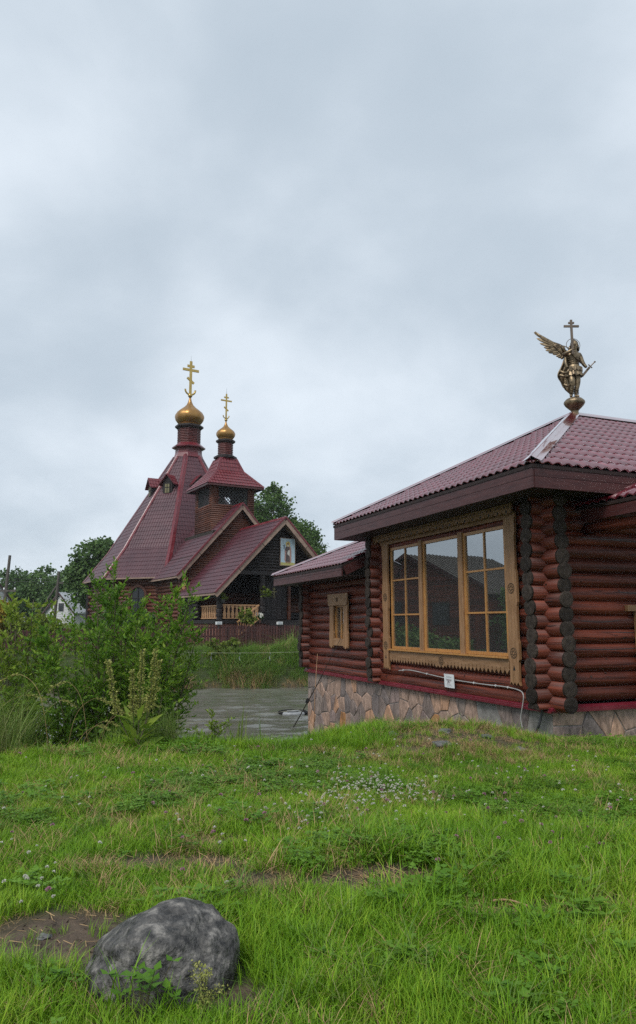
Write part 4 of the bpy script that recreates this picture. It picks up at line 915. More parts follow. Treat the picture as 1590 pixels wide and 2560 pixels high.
# walls of the nave, one log per course and face
WS = .915
core = MB(); nn = 8; core.add([C(b * WS * .975, s * WS * .975, z_) for z_ in (.4, 4.75) for b, s in OCT], [(k, (k + 1) % 8, 8 + (k + 1) % 8, 8 + k) for k in range(8)]); core.build('wall_core', 'dark_in', ch)
def ch_log(parent, a, b, r, mat, ns=8, ext=.0):
    a, b = Vector(a), Vector(b); d = (b - a).normalized(); return MB().tube([a - d * ext, b + d * ext], r, ns).build('log', mat, parent, smooth=True)
for i in (7, 0, 1, 2):
    (b0, s0), (b1, s1) = OCT[i], OCT[(i + 1) % 8]; z_ = .65; kk = 0
    while z_ < 4.75:
        A_, B_ = Vector(C(b0 * WS, s0 * WS, z_)), Vector(C(b1 * WS, s1 * WS, z_))
        if i == 1 and 1.9 < z_ < 4.3:
            t0, t1 = .40, .66; ch_log(ch, A_, A_.lerp(B_, t0), .14, 'ch_log', ext=.12); ch_log(ch, A_.lerp(B_, t1), B_, .14, 'ch_log', ext=.12)
        else: ch_log(ch, A_, B_, .14, 'ch_log', ext=.22 if (kk + i) % 2 else .1)
        z_ += .25; kk += 1
    mb = MB().bar(C(b0 * WS, s0 * WS, 2.6), C(b0 * WS * 1.001, s0 * WS * 1.001, 2.6001), .1, .1); 
    MB().tube([C(b0 * WS * 1.03, s0 * WS * 1.03, .5), C(b0 * WS * 1.03, s0 * WS * 1.03, 4.75)], .16, 8).build('corner_post', 'ch_dark', ch)
# arched window on the face towards the pond
A_, B_ = Vector(C(OCT[1][0] * WS, OCT[1][1] * WS, 0)), Vector(C(OCT[2][0] * WS, OCT[2][1] * WS, 0)); fu = (B_ - A_).normalized(); fn = Vector((fu.y, -fu.x, 0));
if fn.dot(A_) < 0: fn = -fn
wc = A_.lerp(B_, .53)
def arch(w, z0, zs, n=12): return [(-w, z0), (w, z0)] + [(w * math.cos(math.pi * k / n), zs + w * math.sin(math.pi * k / n)) for k in range(n + 1)]
aw = MB(); outer = arch(.80, 2.0, 3.55); inner = arch(.62, 2.1, 3.55); nO = len(outer)
aw.add([wc + fu * a + Vector((0, 0, b)) + fn * .20 for a, b in outer] + [wc + fu * a + Vector((0, 0, b)) + fn * .20 for a, b in inner] + [wc + fu * a + Vector((0, 0, b)) + fn * .05 for a, b in outer] + [wc + fu * a + Vector((0, 0, b)) + fn * .05 for a, b in inner],
       [(k, (k + 1) % nO, nO + (k + 1) % nO, nO + k) for k in range(nO)] + [(k, 2 * nO + k, 2 * nO + (k + 1) % nO, (k + 1) % nO) for k in range(nO)] + [(nO + k, nO + (k + 1) % nO, 3 * nO + (k + 1) % nO, 3 * nO + k) for k in range(nO)])
aw_o = aw.build('arched_window', 'ch_log', ch)
MB().prism(inner, wc + fn * .08, fu, (0, 0, 1), fn, .01).build('pane', 'dark_pane', aw_o)
gb = MB(); gb.bar(wc + fn * .11 + Vector((0, 0, 2.1)), wc + fn * .11 + Vector((0, 0, 4.15)), .05, .04); gb.bar(wc + fn * .112 - fu * .6 + Vector((0, 0, 3.4)), wc + fn * .112 + fu * .6 + Vector((0, 0, 3.4)), .04, .05); gb.build('glazing_bar', 'ch_dark', aw_o)
MB().prism(inner, wc + fn * .01, fu, (0, 0, 1), fn, .01).build('dark_room', 'dark_in', aw_o)
dp = MB().tube(smooth_path([C(-4.3, 5.5, 4.72), C(-4.1, 5.3, 4.4), C(-4.0, 5.45, 4.1), C(-4.0, 5.45, .8)]), .05, 7).build('downpipe', 'ch_dark', ch)
# dormers
def dormer(i, z0):
    (b0, s0), (b1, s1) = OCT[i], OCT[(i + 1) % 8]; mid = Vector(C((b0 + b1) / 2, (s0 + s1) / 2, 0)); n_ = Vector((mid.x, mid.y, 0)); u = (Vector(C(b1, s1, 0)) - Vector(C(b0, s0, 0))).normalized(); n_ = Vector((u.y, -u.x, 0))
    if n_.dot(mid) < 0: n_ = -n_
    c0 = mid * frac(z0) + Vector((0, 0, z0)); Z = Vector((0, 0, 1)); hw, hh, pk, dep = .42, 1.05, .62, 1.6
    c0 = c0 - n_ * .05
    d = MB().prism([(-hw, 0), (hw, 0), (hw, hh), (0, hh + pk * .8), (-hw, hh)], c0 - n_ * dep, u, Z, n_, dep).build('dormer', 'ch_dark', ch)
    for s_ in (-1, 1):
        a = c0 + n_ * .22 + u * (s_ * .72) + Z * (hh - .22); b = c0 + n_ * .22 + Z * (hh + pk); 
        f = [a, a - n_ * 2.0, b - n_ * 2.0, b]; f = f if s_ < 0 else [f[1], f[0], f[3], f[2]]
        mbs = MB(); mbs.add(f + [q - Z * .06 for q in f], [(0, 1, 2, 3), (7, 6, 5, 4), (0, 4, 5, 1), (1, 5, 6, 2), (2, 6, 7, 3), (3, 7, 4, 0)]); r_ = mbs.build('dormer_roof', 'cap', d)
        sheet_part('roof_tiles', [f], 'cap', d, .23, .38, .02, .02, 4)
    MB().prism([(-.26, .12), (.26, .12), (.26, .92), (-.26, .92)], c0, u, Z, n_, .05).build('window_frame', 'ch_dark', d)
    MB().prism([(-.20, .17), (.20, .17), (.20, .87), (-.20, .87)], c0 + n_ * .05, u, Z, n_, .01).build('pane', 'pale_pane', d)
    g_ = MB(); g_.bar(c0 + n_ * .07 + Z * .17, c0 + n_ * .07 + Z * .87, .04, .03); g_.bar(c0 + n_ * .072 - u * .2 + Z * .6, c0 + n_ * .072 + u * .2 + Z * .6, .03, .04); g_.build('glazing_bar', 'ch_dark', d)
    MB().prism([(-.55, -.15), (.55, -.15), (.45, .1), (-.45, .1)], c0 - n_ * .03, u, Z, n_, .07).build('sill_flashing', 'cap', d)
M['pale_pane'] = nmat('dormer glass', (0.10, 0.085, 0.035), (0.20, 0.17, 0.07), scale=3, rough=.15, spec=.6)
for i in (0, 1, 2): dormer(i, 11.5)
# drums, cornices, domes, crosses
def ring_drum(parent, s, r, z0, z1, name='drum', pitch=.14, mat='ch_shingle'):
    base = MB().lathe([(r * .97, z0), (r * .97, z1)], 8, C(0, s, 0), R(22.5)).build(name, mat, parent)
    z_ = z0 + pitch / 2
    while z_ < z1:
        vs = [Vector(C(0, s, z_)) + Vector((r * math.cos(R(22.5 + 45 * k)), r * math.sin(R(22.5 + 45 * k)), 0)) for k in range(8)]
        mb = MB(); prof = [(-.02, -pitch * .46), (.02, -pitch * .3), (.035, 0), (.02, pitch * .3), (-.02, pitch * .46)]
        mb.lathe([(r + a, z_ + b) for a, b in prof], 8, C(0, s, 0), R(22.5), cap=False); mb.build('log', mat, base); z_ += pitch
    return base
def cross(parent, s, zb, zt, main, up, low, w, spike):
    H_ = zt - zb; mb = MB(); y = -s; t = w * .5
    mb.box((-w / 2, y - t / 2, zb), (w / 2, y + t / 2, zt))
    for zc_, hw in ((zb + H_ * main[0], main[1]), (zb + H_ * up[0], up[1])):
        mb.box((-hw, y - t * .45, zc_ - w * .5), (-w / 2, y + t * .45, zc_ + w * .5)); mb.box((w / 2, y - t * .45, zc_ - w * .5), (hw, y + t * .45, zc_ + w * .5))
    zc_ = zb + H_ * low[0]; mb.bar((-low[1], y, zc_ + low[2]), (low[1], y, zc_ - low[2]), t * .9, w * .9)
    o = mb.build('cross', 'gold_cross', parent)
    MB().torus((0, y, zb + w * 1.6), w * 2.1, w * .38, (1, 0, 0), (0, 0, 1), 14, 6, R(180), R(360)).build('crescent', 'gold_cross', o, smooth=True)
    MB().tube([(0, y, zt - .02), (0, y, zt + spike)], [.012, .004], 5).build('spike', 'dark_metal', o)
    return o
def onion(parent, s, z0, k):
    prof = [(.80, 0), (.87, .04), (.99, .16), (1.15, .40), (1.215, .66), (1.19, .84), (1.04, 1.09), (.80, 1.29), (.50, 1.52), (.29, 1.74), (.165, 2.0), (.10, 2.25), (.075, 2.42)]
    # faceted in eight gores with soft seams
    n = 48; vs = []; fs = []
    for r_, z_ in prof:
        for j in range(n):
            t = 2 * math.pi * j / n; g = abs(((j % 6) / 6) - .5) * 2; q = r_ * (1 - .045 * (1 - g) ** 1.0 + .0); vs.append((q * k * math.cos(t + R(22.5)), -s + q * k * math.sin(t + R(22.5)), z0 + z_ * k))
    m_ = len(prof)
    for i in range(m_ - 1):
        for j in range(n): fs.append((i * n + j, i * n + (j + 1) % n, (i + 1) * n + (j + 1) % n, (i + 1) * n + j))
    fs.append(tuple((m_ - 1) * n + j for j in range(n)))
    o = MB().add(vs, fs).build('onion_dome', 'gold', parent, smooth=True)
    MB().lathe([(.78 * k, -.04), (.88 * k, -.03), (.90 * k, .02), (.82 * k, .06)], 16, C(0, s, z0), R(22.5)).build('dome_collar', 'gold', o)
    br = .19 * k; MB().lathe([(br * math.sin(math.pi * i / 10) + .001, z0 + 2.56 * k - br * math.cos(math.pi * i / 10)) for i in range(11)], 16, C(0, s, 0)).build('ball', 'gold_cross', o, smooth=True)
    return o
MB().lathe([(1.22, 15.0), (1.10, 15.35), (1.06, 15.75)], 8, C(0, 0, 0), R(22.5)).build('drum_skirt', 'cap', ch)
ring_drum(ch, 0, 1.06, 15.40, 15.85); MB().lathe([(1.06, 15.78), (1.36, 15.84), (1.37, 15.92), (1.0, 16.22), (.9, 16.24)], 8, C(0, 0, 0), R(22.5)).build('cornice', 'cap', ch)
ring_drum(ch, 0, .93, 16.2, 17.55); MB().lathe([(.93, 17.42), (1.08, 17.55), (1.17, 17.62), (1.17, 17.75), (.85, 17.84)], 8, C(0, 0, 0), R(22.5)).build('cornice', 'ch_dark', ch)
od = onion(ch, 0, 17.86, 1.0); cross(od, 0, 20.60, 23.42, (.725, .70), (.845, .31), (.40, .30, .23), .21, .5)
# bell tower
TS, TH = 7.87, 1.55
tw = MB().box((-TH + .08, -TS - TH + .08, 7.0), (TH - .08, -TS + TH - .08, 9.72)).box((-TH + .2, -TS - TH + .2, 11.0), (TH - .2, -TS + TH - .2, 11.2)).build('bell_tower', 'dark_in', ch)
z_ = 7.4; k = 0
while z_ < 11.12:
    full = z_ < 9.74
    for (p, q) in (((-TH, TS + TH), (TH, TS + TH)), ((-TH, TS - TH), (-TH, TS + TH)), ((TH, TS - TH), (TH, TS + TH)), ((-TH, TS - TH), (TH, TS - TH))):
        A_, B_ = Vector(C(*p, z_)), Vector(C(*q, z_))
        if full: ch_log(tw, A_, B_, .088, 'ch_log', 6, .05)
        else:
            ch_log(tw, A_, A_.lerp(B_, .125), .088, 'ch_log', 6, .05); ch_log(tw, A_.lerp(B_, .875), B_, .088, 'ch_log', 6, .05)
    z_ += .145; k += 1
def lattice(p, q, z0, z1):
    A_, B_ = Vector(C(*p, 0)), Vector(C(*q, 0)); u = (B_ - A_); L = u.length; u.normalize(); mb = MB(); H_ = z1 - z0; st_ = .24; x = -H_
    while x < L:
        for sg_ in (1, -1):
            a0, a1 = (x, x + H_) if sg_ > 0 else (x + H_, x); c0, c1 = max(0, min(a0, L)), max(0, min(a1, L))
            if abs(a1 - a0) < 1e-6: continue
            t0, t1 = (c0 - a0) / (a1 - a0), (c1 - a0) / (a1 - a0)
            if abs(t1 - t0) < .02: continue
            off = u.cross(Vector((0, 0, 1))) * (.012 * sg_)
            mb.bar(A_ + u * c0 + Vector((0, 0, z0 + H_ * t0)) + off, A_ + u * c1 + Vector((0, 0, z0 + H_ * t1)) + off, .03, .045, up=u.cross(Vector((0, 0, 1))))
        x += st_
    mb.bar(A_ + Vector((0, 0, z0)), B_ + Vector((0, 0, z0)), .08, .06); mb.bar(A_ + Vector((0, 0, z1)), B_ + Vector((0, 0, z1)), .08, .06)
    o = mb.build('lattice', 'dark_metal', tw); o['kind'] = 'stuff'
e_ = TH - .35
lattice((-e_, TS + TH), (e_, TS + TH), 9.78, 11.0); lattice((-TH, TS - e_), (-TH, TS + e_), 9.78, 11.0); lattice((TH, TS - e_), (TH, TS + e_), 9.78, 11.0); lattice((-e_, TS - TH), (e_, TS - TH), 9.78, 11.0)
bl = MB().lathe([(.30, 0), (.29, .05), (.22, .2), (.19, .4), (.12, .48), (.02, .5)], 14, C(-.3, TS + .2, 10.1)); bl.build('bell', 'bronze', tw, smooth=True)
TLv = [(11.14, 2.12), (12.35, 1.02), (13.35, .62)]
def TP(k, i): z_, h = TLv[k]; b, s = ((-h, h), (h, h), (h, -h), (-h, -h))[i % 4]; return C(b, TS + s, z_)
tr_ = MB()
for k in range(2):
    for i in range(4): tr_.add([TP(k, i), TP(k, i + 1), TP(k + 1, i + 1), TP(k + 1, i)], [(0, 1, 2, 3)])
tr_.add([TP(0, i) for i in range(4)], [(0, 1, 2, 3)]); tr_.v = [(x, y, z_ - .03) for x, y, z_ in tr_.v]; tr_o = tr_.build('tower_roof', 'cap', ch)
sheet_part('roof_tiles', [[TP(k, i), TP(k, i + 1), TP(k + 1, i + 1), TP(k + 1, i)] for k in range(2) for i in range(4)], 'cap', tr_o, .22, .33, .03, .03, 4)
for i in range(4):
    for k in range(2): ridge_cap(TP(k, i), TP(k + 1, i), pn([TP(k, i), TP(k, i + 1), TP(k + 1, i)]), pn([TP(k, i), TP(k, i - 1), TP(k + 1, i)]), .12, tr_o, lift=.04)
    MB().bar(Vector(TP(0, i)) - Vector((0, 0, .09)), Vector(TP(0, i + 1)) - Vector((0, 0, .09)), .04, .12).build('fascia_board', 'fascia', tr_o)
MB().lathe([(.72, 13.25), (.66, 13.4)], 8, C(0, TS, 0), R(22.5)).build('drum_skirt', 'cap', ch); MB().lathe([(.62, 13.36), (.84, 13.42), (.85, 13.55), (.6, 13.68)], 8, C(0, TS, 0), R(22.5)).build('cornice', 'ch_dark', ch)
ring_drum(ch, TS, .53, 13.62, 14.62, pitch=.13); MB().lathe([(.55, 14.55), (.70, 14.66), (.71, 14.78), (.5, 14.86)], 8, C(0, TS, 0), R(22.5)).build('cornice', 'ch_dark', ch)
od2 = onion(ch, TS, 14.88, .575); cross(od2, TS, 16.52, 18.34, (.715, .43), (.85, .18), (.37, .17, .14), .11, .5)
# narthex and porch gables
def gable_roof(name, sf, sb, zr, ze, hb, parent, sb_ridge=None):
    sbr = sb if sb_ridge is None else sb_ridge
    L_ = [C(-hb, sb, ze), C(-hb, sf, ze), C(0, sf, zr), C(0, sbr, zr)]; R_ = [C(hb, sf, ze), C(hb, sb, ze), C(0, sbr, zr), C(0, sf, zr)]
    mb = MB(); slab(mb, L_, .10); slab(mb, R_, .10); o = mb.build(name, 'barge', parent)
    sheet_part('roof_tiles', [L_, R_], 'ch_roof', o, .23, .38, .026, .026, 4)
    ridge_cap(C(0, sf, zr), C(0, sbr, zr), pn(L_), pn(R_), .16, o, lift=.05)
    for s_ in (-1, 1):
        a, b = Vector(C(s_ * (hb + .03), sf + .03, ze - .17)), Vector(C(0, sf + .03, zr - .20)); nn_ = 3
        for j in range(nn_): MB().bar(a.lerp(b, j / nn_ + .004), a.lerp(b, (j + 1) / nn_ - .002), .05, .26, up=(0, 0, 1)).build('barge_board', 'barge', o)
        a, b = Vector(C(s_ * (hb + .05), sf + .02, ze + .02)), Vector(C(0, sf + .02, zr + .04)); MB().bar(a, b, .16, .10).build('verge_cap', 'cap', o)
    return o
gable_roof('narthex_roof', 11.08, 5.0, 9.68, 4.61, 4.46, ch, 3.4)
gable_roof('porch_roof', 17.44, 10.75, 7.90, 3.30, 4.39, ch)
z_ = 4.4
while z_ < 9.3:
    hw = min(3.95, (9.45 - z_) * .88 - .05)
    if hw > .15: ch_log(ch, C(-hw, 10.72, z_), C(hw, 10.72, z_), .085, 'ch_log', 6)
    z_ += .145
z_ = .7; k = 0
while z_ < 4.6:
    ch_log(ch, C(-3.95, 10.72, z_), C(3.95, 10.72, z_), .135, 'ch_log', 8, .25); ch_log(ch, C(-3.95, 5, z_ + .12), C(-3.95, 10.72, z_ + .12), .135, 'ch_log', 8, .25)
    o = MB().lathe([(.13, 0), (.12, .02)], 10, (0, 0, 0)); o.v = [C(-3.95 + q[0], 11.0 + q[2], z_ + .12 + q[1]) for q in o.v]; o.build('log_end', 'pale_wood' if z_ > 3.6 else 'ch_dark', ch)
    z_ += .25
MB().box((-3.85, -10.65, .4), (3.85, -5, 4.5)).box((-3.3, -10.62, 4.5), (3.3, -5, 6.0)).box((-1.9, -10.62, 6), (1.9, -5, 7.8)).build('wall_core', 'dark_in', ch)
# porch front gable with dark logs and icon
z_ = 4.78
while z_ < 7.5:
    hw = (7.62 - z_) * .954 - .05
    if hw > .12: ch_log(ch, C(-hw, 16.7, z_), C(hw, 16.7, z_), .115, 'ch_dark', 8)
    z_ += .185
MB().box((-2.8, -16.85, 4.45), (2.8, -16.6, 4.68)).build('tie_beam', 'ch_dark', ch)
MB().box((-4.1, -16.9, 3.05), (-3.85, -11, 3.25)).build('eave_beam', 'ch_dark', ch); MB().box((3.85, -16.9, 3.05), (4.1, -11, 3.25)).build('eave_beam', 'ch_dark', ch)
def post(b, s, z0, z1, r, parent=ch):
    H_ = z1 - z0; MB().lathe([(r, z0), (r, z0 + H_ * .06), (r * .85, z0 + H_ * .08), (r * .85, z0 + H_ * .14), (r, z0 + H_ * .17), (r, z0 + H_ * .27), (r * .82, z0 + H_ * .30), (r, z0 + H_ * .33), (r * .95, z0 + H_ * .46), (r * .72, z0 + H_ * .5), (r * .95, z0 + H_ * .55), (r * .95, z1)], 8, C(b, s, 0), R(22.5)).build('carved_post', 'ch_dark', parent)
for b in (-3.8, 3.8): post(b, 16.6, 1.80, 3.06, .17)
for b in (-1.07, 1.9): post(b, 16.6, 1.80, 4.46, .20)
MB().box((1.02, -15.95, 1.82), (1.18, -15.80, 4.5)).build('door_post', 'ch_log', ch)
z_ = 1.95
while z_ < 4.6:
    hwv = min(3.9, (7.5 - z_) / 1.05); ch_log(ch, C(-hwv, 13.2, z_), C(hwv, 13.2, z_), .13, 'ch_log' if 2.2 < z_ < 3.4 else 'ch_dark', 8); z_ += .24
MB().box((-3.9, -13.1, .8), (3.9, -11, 3.1)).box((-2.9, -13.1, 3.1), (2.9, -11, 4.3)).build('vestibule', 'dark_in', ch)
z_ = 1.95
while z_ < 3.1:
    ch_log(ch, C(-3.95, 12.9, z_), C(-3.95, 13.6, z_), .13, 'ch_dark', 8); z_ += .24
dr = MB().box((-.78, -15.78, 1.83), (.98, -15.70, 4.44)).build('door', 'ch_dark', ch)
for i in range(5): MB().box((-.76 + i * .35, -15.80, 1.86), (-.76 + i * .35 + .33, -15.781, 4.42)).build('plank', 'ch_dark', dr)
gc = MB(); gc.box((.065, -15.83, 3.12), (.115, -15.81, 3.80)); gc.box((-.02, -15.828, 3.66), (.065, -15.812, 3.705)); gc.box((.115, -15.828, 3.66), (.20, -15.812, 3.705)); gc.box((-.10, -15.828, 3.50), (.065, -15.812, 3.55)); gc.box((.115, -15.828, 3.50), (.28, -15.812, 3.55)); gc.bar((-.05, -15.82, 3.41), (.23, -15.82, 3.23), .016, .045, up=(0, 1, 0)); gc.build('door_cross', 'icon_gold2', dr)
MB().box((.80, -15.83, 3.02), (.86, -15.80, 3.10)).build('handle', 'dark_metal', dr)
deck = MB().box((-4.25, -17.1, 1.60), (4.25, -11, 1.80)).build('deck', 'ch_dark', ch)
for i in range(3): MB().box((-1.0, -17.4 - i * .3, 1.58 - (i + 1) * .19), (1.6, -17.1 - i * .3, 1.62 - i * .19)).build('step', 'ch_dark', ch)
br = MB().box((-4.15, -17.0, .3), (4.15, -11.2, 1.595)).build('brick_plinth', 'brick', ch)
bk = MB(); 
for r_ in range(10):
    x = -4.15 - (r_ % 2) * .13
    while x < -0.9: bk.box((max(x, -4.15), -17.02, .62 + r_ * .098), (min(x + .25, -.9), -16.99, .70 + r_ * .098)); x += .265
bko = bk.build('brick_courses', 'brick', br); bko['kind'] = 'stuff'
def baluster_panel(name, P0, P1, z0, z1, slope=0.0, n=8, wide=True):
    P0, P1 = Vector(P0), Vector(P1); u = (P1 - P0); L = u.length; u.normalize(); w = u.cross(Vector((0, 0, 1))); o = None
    a0 = Vector((0, 0, z1)); a1 = Vector((0, 0, z1 + slope)); o = MB().bar(P0 + a0, P1 + a1, .11, .07).build(name, 'pale_wood', ch)
    MB().bar(P0 + Vector((0, 0, z0)), P1 + Vector((0, 0, z0 + slope)), .08, .06).build('bottom_rail', 'pale_wood', o)
    for i in range(n):
        q = (i + .5) / n; c_ = P0 + u * (L * q); h = z1 - z0; hw = L / n * (.40 if wide else .27); zb = z0 + slope * q
        pr = [(-hw * .6, 0), (hw * .6, 0), (hw * .9, h * .18), (hw, h * .35), (hw * .55, h * .55), (hw * .5, h * .72), (hw * .95, h * .85), (hw * .7, h), (-hw * .7, h), (-hw * .95, h * .85), (-hw * .5, h * .72), (-hw * .55, h * .55), (-hw, h * .35), (-hw * .9, h * .18)]
        MB().prism(pr, c_ + Vector((0, 0, zb)) - w * .015, u, (0, 0, 1), w, .03).build('baluster', 'pale_wood', o)
    return o
baluster_panel('balustrade', C(-3.6, 16.6, 0), C(-1.3, 16.6, 0), 1.90, 2.66, 0, 9)
baluster_panel('balustrade', C(-3.8, 13.8, 0), C(-3.8, 16.4, 0), 1.90, 2.62, 0, 9, False)
baluster_panel('stair_balustrade', C(-1.55, 17.15, 0), C(-2.95, 17.25, 0), 1.86, 2.66, -1.0, 9, False)
stp = MB()
for i in range(5): stp.box((-1.8 - i * .26, -18.1, 1.60 - i * .2), (-1.5 - i * .26, -17.25, 1.64 - i * .2))
stp.build('side_steps', 'ch_dark', ch)
ic = MB().box((-.06, -16.90, 5.04), (.98, -16.84, 6.74)).build('icon', 'barge', None)
ic.parent = None; ic.location = (CHX, CHY, 0); ic.rotation_euler = (0, 0, CHA)
tag(ic, 'painted icon of a robed saint with golden halo on the dark porch gable', 'icon')
M['icon_bg'] = nmat('icon sky', (0.40, 0.53, 0.62), (0.58, 0.68, 0.72), scale=1.2, rough=.5); M['icon_robe'] = nmat('icon robe', (0.06, 0.05, 0.055), (0.14, 0.10, 0.09), scale=4, rough=.6)
M['icon_cloak'] = nmat('icon cloak', (0.36, 0.20, 0.17), (0.48, 0.30, 0.26), scale=4, rough=.6); M['icon_white'] = nmat('icon cloth', (0.55, 0.52, 0.46), (0.65, 0.62, 0.56), scale=4, rough=.6); M['icon_gold'] = nmat('icon gold', (0.55, 0.40, 0.09), (0.66, 0.52, 0.2), scale=4, rough=.45)
M['icon_skin'] = nmat('icon skin', (0.28, 0.15, 0.07), (0.36, 0.21, 0.11), scale=5, rough=.6); M['icon_ground'] = nmat('icon ground', (0.40, 0.36, 0.12), (0.52, 0.46, 0.18), scale=4, rough=.6)
def ipoly(name, pts, mat, h):      # pts in icon units 0..1 across, 0..1 up
    MB().add([(-.02 + .96 * a, -16.90 - h, 5.08 + 1.62 * b) for a, b in pts], [tuple(range(len(pts)))]).build(name, mat, ic, recalc=False)
def disc(cx_, cy_, r_, n=18, ky=.6): return [(cx_ + r_ * math.cos(2 * math.pi * k / n), cy_ + r_ * ky * math.sin(2 * math.pi * k / n)) for k in range(n)]
ipoly('panel', [(0, 0), (1, 0), (1, 1), (0, 1)], 'icon_bg', .004); ipoly('painted_ground', [(0, 0), (1, 0), (1, .09), (.7, .12), (.3, .10), (0, .11)], 'icon_ground', .008)
ipoly('painted_cloak', [(.26, .18), (.36, .10), (.70, .10), (.76, .16), (.74, .62), (.68, .72), (.40, .72), (.28, .60)], 'icon_cloak', .012)
ipoly('painted_robe', [(.34, .13), (.66, .12), (.62, .36), (.60, .55), (.63, .68), (.36, .70), (.27, .56), (.40, .54), (.37, .40)], 'icon_robe', .016)
ipoly('painted_sash', [(.44, .42), (.62, .34), (.64, .57), (.50, .56)], 'icon_white', .020); ipoly('painted_halo', disc(.50, .80, .165), 'icon_gold', .020)
ipoly('painted_face', disc(.50, .79, .075, 14, .75), 'icon_skin', .024); ipoly('painted_staff', [(.22, .60), (.25, .60), (.27, .76), (.19, .76)], 'icon_robe', .024)
ipoly('painted_feet', [(.40, .08), (.48, .08), (.47, .14), (.41, .14)], 'icon_skin', .024); ipoly('painted_feet', [(.54, .08), (.62, .08), (.60, .14), (.55, .14)], 'icon_skin', .024)
ipoly('painted_beard', [(.44, .77), (.56, .77), (.52, .69), (.48, .69)], 'icon_white', .027)
for a in (.10, .80):
    for b in (.92, .86, .81): ipoly('painted_letters', [(a, b), (a + .10, b), (a + .09, b + .022), (a + .01, b + .022)], 'ink_grey', .012)
# porch furniture
chair = thing('porch_chair', 'small pale wooden stool chair on the church porch', 'chair', tuple(ch_world(2.25, 16.0, 1.80)), CHA)
MB().box((-.22, -.22, .44), (.22, .22, .48)).build('seat', 'pale_wood', chair)
for a in (-.2, .2):
    for b in (-.2, .2): MB().box((a - .025, b - .025, 0), (a + .025, b + .025, .44)).build('leg', 'pale_wood', chair)
MB().box((-.2, -.21, .22), (.2, -.18, .25)).build('stretcher', 'pale_wood', chair); MB().box((-.22, .19, .48), (.22, .22, .95)).build('backrest', 'ch_log', chair)

# ------------------------------------------------------------------ foliage helpers
def rot_basis(d):
    d = d / np.linalg.norm(d, axis=1, keepdims=True); ref = np.where(np.abs(d[:, 2:3]) > .9, np.array([[1., 0, 0]]), np.array([[0, 0, 1.]]))
    a = np.cross(d, ref); a /= np.linalg.norm(a, axis=1, keepdims=True); b = np.cross(a, d); return d, a, b
def leaf_quads(P, D, L, Wd, roll=None, fold=.18):
    """diamond leaves: base, right, tip, left with a fold; returns verts, quads"""
    n = len(P); d, a, b = rot_basis(D); r = RNG.uniform(0, 2 * np.pi, n) if roll is None else roll
    s = a * np.cos(r)[:, None] + b * np.sin(r)[:, None]; nn_ = np.cross(d, s)
    L = L[:, None]; Wd = Wd[:, None]
    v = np.stack([P, P + d * L * .45 + s * Wd + nn_ * Wd * fold, P + d * L - nn_ * L * .12, P + d * L * .45 - s * Wd + nn_ * Wd * fold], 1).reshape(-1, 3)
    return v, np.arange(4 * n).reshape(-1, 4)
def crown_leaves(blobs, n, size, aspect=.45, droop=.2, clump=.16):
    """leaf clumps through ellipsoid blobs (cx,cy,cz,rx,ry,rz), uneven outline with gaps"""
    vol = np.array([b[3] * b[4] * b[5] for b in blobs]) ** .8; vol /= vol.sum(); Ps = []
    for b, f in zip(blobs, vol):
        m = max(8, int(n * f)); nc = max(5, int(m / 26)); dirs = RNG.normal(size=(nc, 3)); dirs /= np.linalg.norm(dirs, axis=1, keepdims=True)
        rad = RNG.uniform(.30, 1.06, (nc, 1)) ** .55
        cc = dirs * rad * np.array(b[3:6]) + np.array(b[:3]); wh = RNG.integers(0, nc, m); cs = RNG.uniform(.5, 1.4, nc)[wh]
        Ps.append(cc[wh] + RNG.normal(size=(m, 3)) * (clump * np.array(b[3:6]).mean()) * cs[:, None] * np.array([1, 1, .75]))
    P = np.concatenate(Ps); D = RNG.normal(size=P.shape) + np.array([0, 0, -droop]); L = RNG.uniform(.6, 1.3, len(P)) * size
    return leaf_quads(P, D, L, L * aspect)
def tree(name, label, x, y, h, blobs, n, leaf, mat, trunk_r=.18, group=None, cat='tree', lean=0.0, z0=None, trunk_mat='bark', clump=.16, droop=.2):
    z0 = float(gz(x, y)) if z0 is None else z0
    t = thing(name, label, cat, (x, y, z0), 0, group)
    mb = MB(); top = h * .85; P_ = [(lean * q * q + .1 * math.sin(q * 5), .06 * math.sin(q * 4), top * q) for q in (0, .2, .4, .6, .8, 1)]
    mb.tube(P_, [trunk_r * (1 - .8 * q) for q in (0, .2, .4, .6, .8, 1)], 8)
    for b in blobs:
        st_ = Vector(P_[min(4, max(1, int(b[2] / h * 4)))]); st_.z = min(st_.z, b[2] * .8); e = Vector(b[:3]); m_ = st_.lerp(e, .5) + Vector((0, 0, -.05 * (e - st_).length)); mb.tube([st_, m_, e], [trunk_r * .4, trunk_r * .25, trunk_r * .08], 6)
        for _ in range(4):
            q = e + Vector((random.uniform(-1, 1) * b[3], random.uniform(-1, 1) * b[4], random.uniform(-.6, .9) * b[5])) * .75; mb.tube([m_, (m_ + q) / 2, q], [trunk_r * .18, trunk_r * .1, trunk_r * .03], 5)
    mb.build('trunk', trunk_mat, t, smooth=True); v, q = crown_leaves(blobs, n, leaf, clump=clump, droop=droop); np_mesh('crown', v, q, mat, t)
    return t
def shrub(name, label, x, y, blobs, n, leaf, mat, cat='shrub', group=None, z0=None):
    return tree(name, label, x, y, max(b[2] for b in blobs), blobs, n, leaf, mat, .03, group, cat, z0=z0, clump=.2)

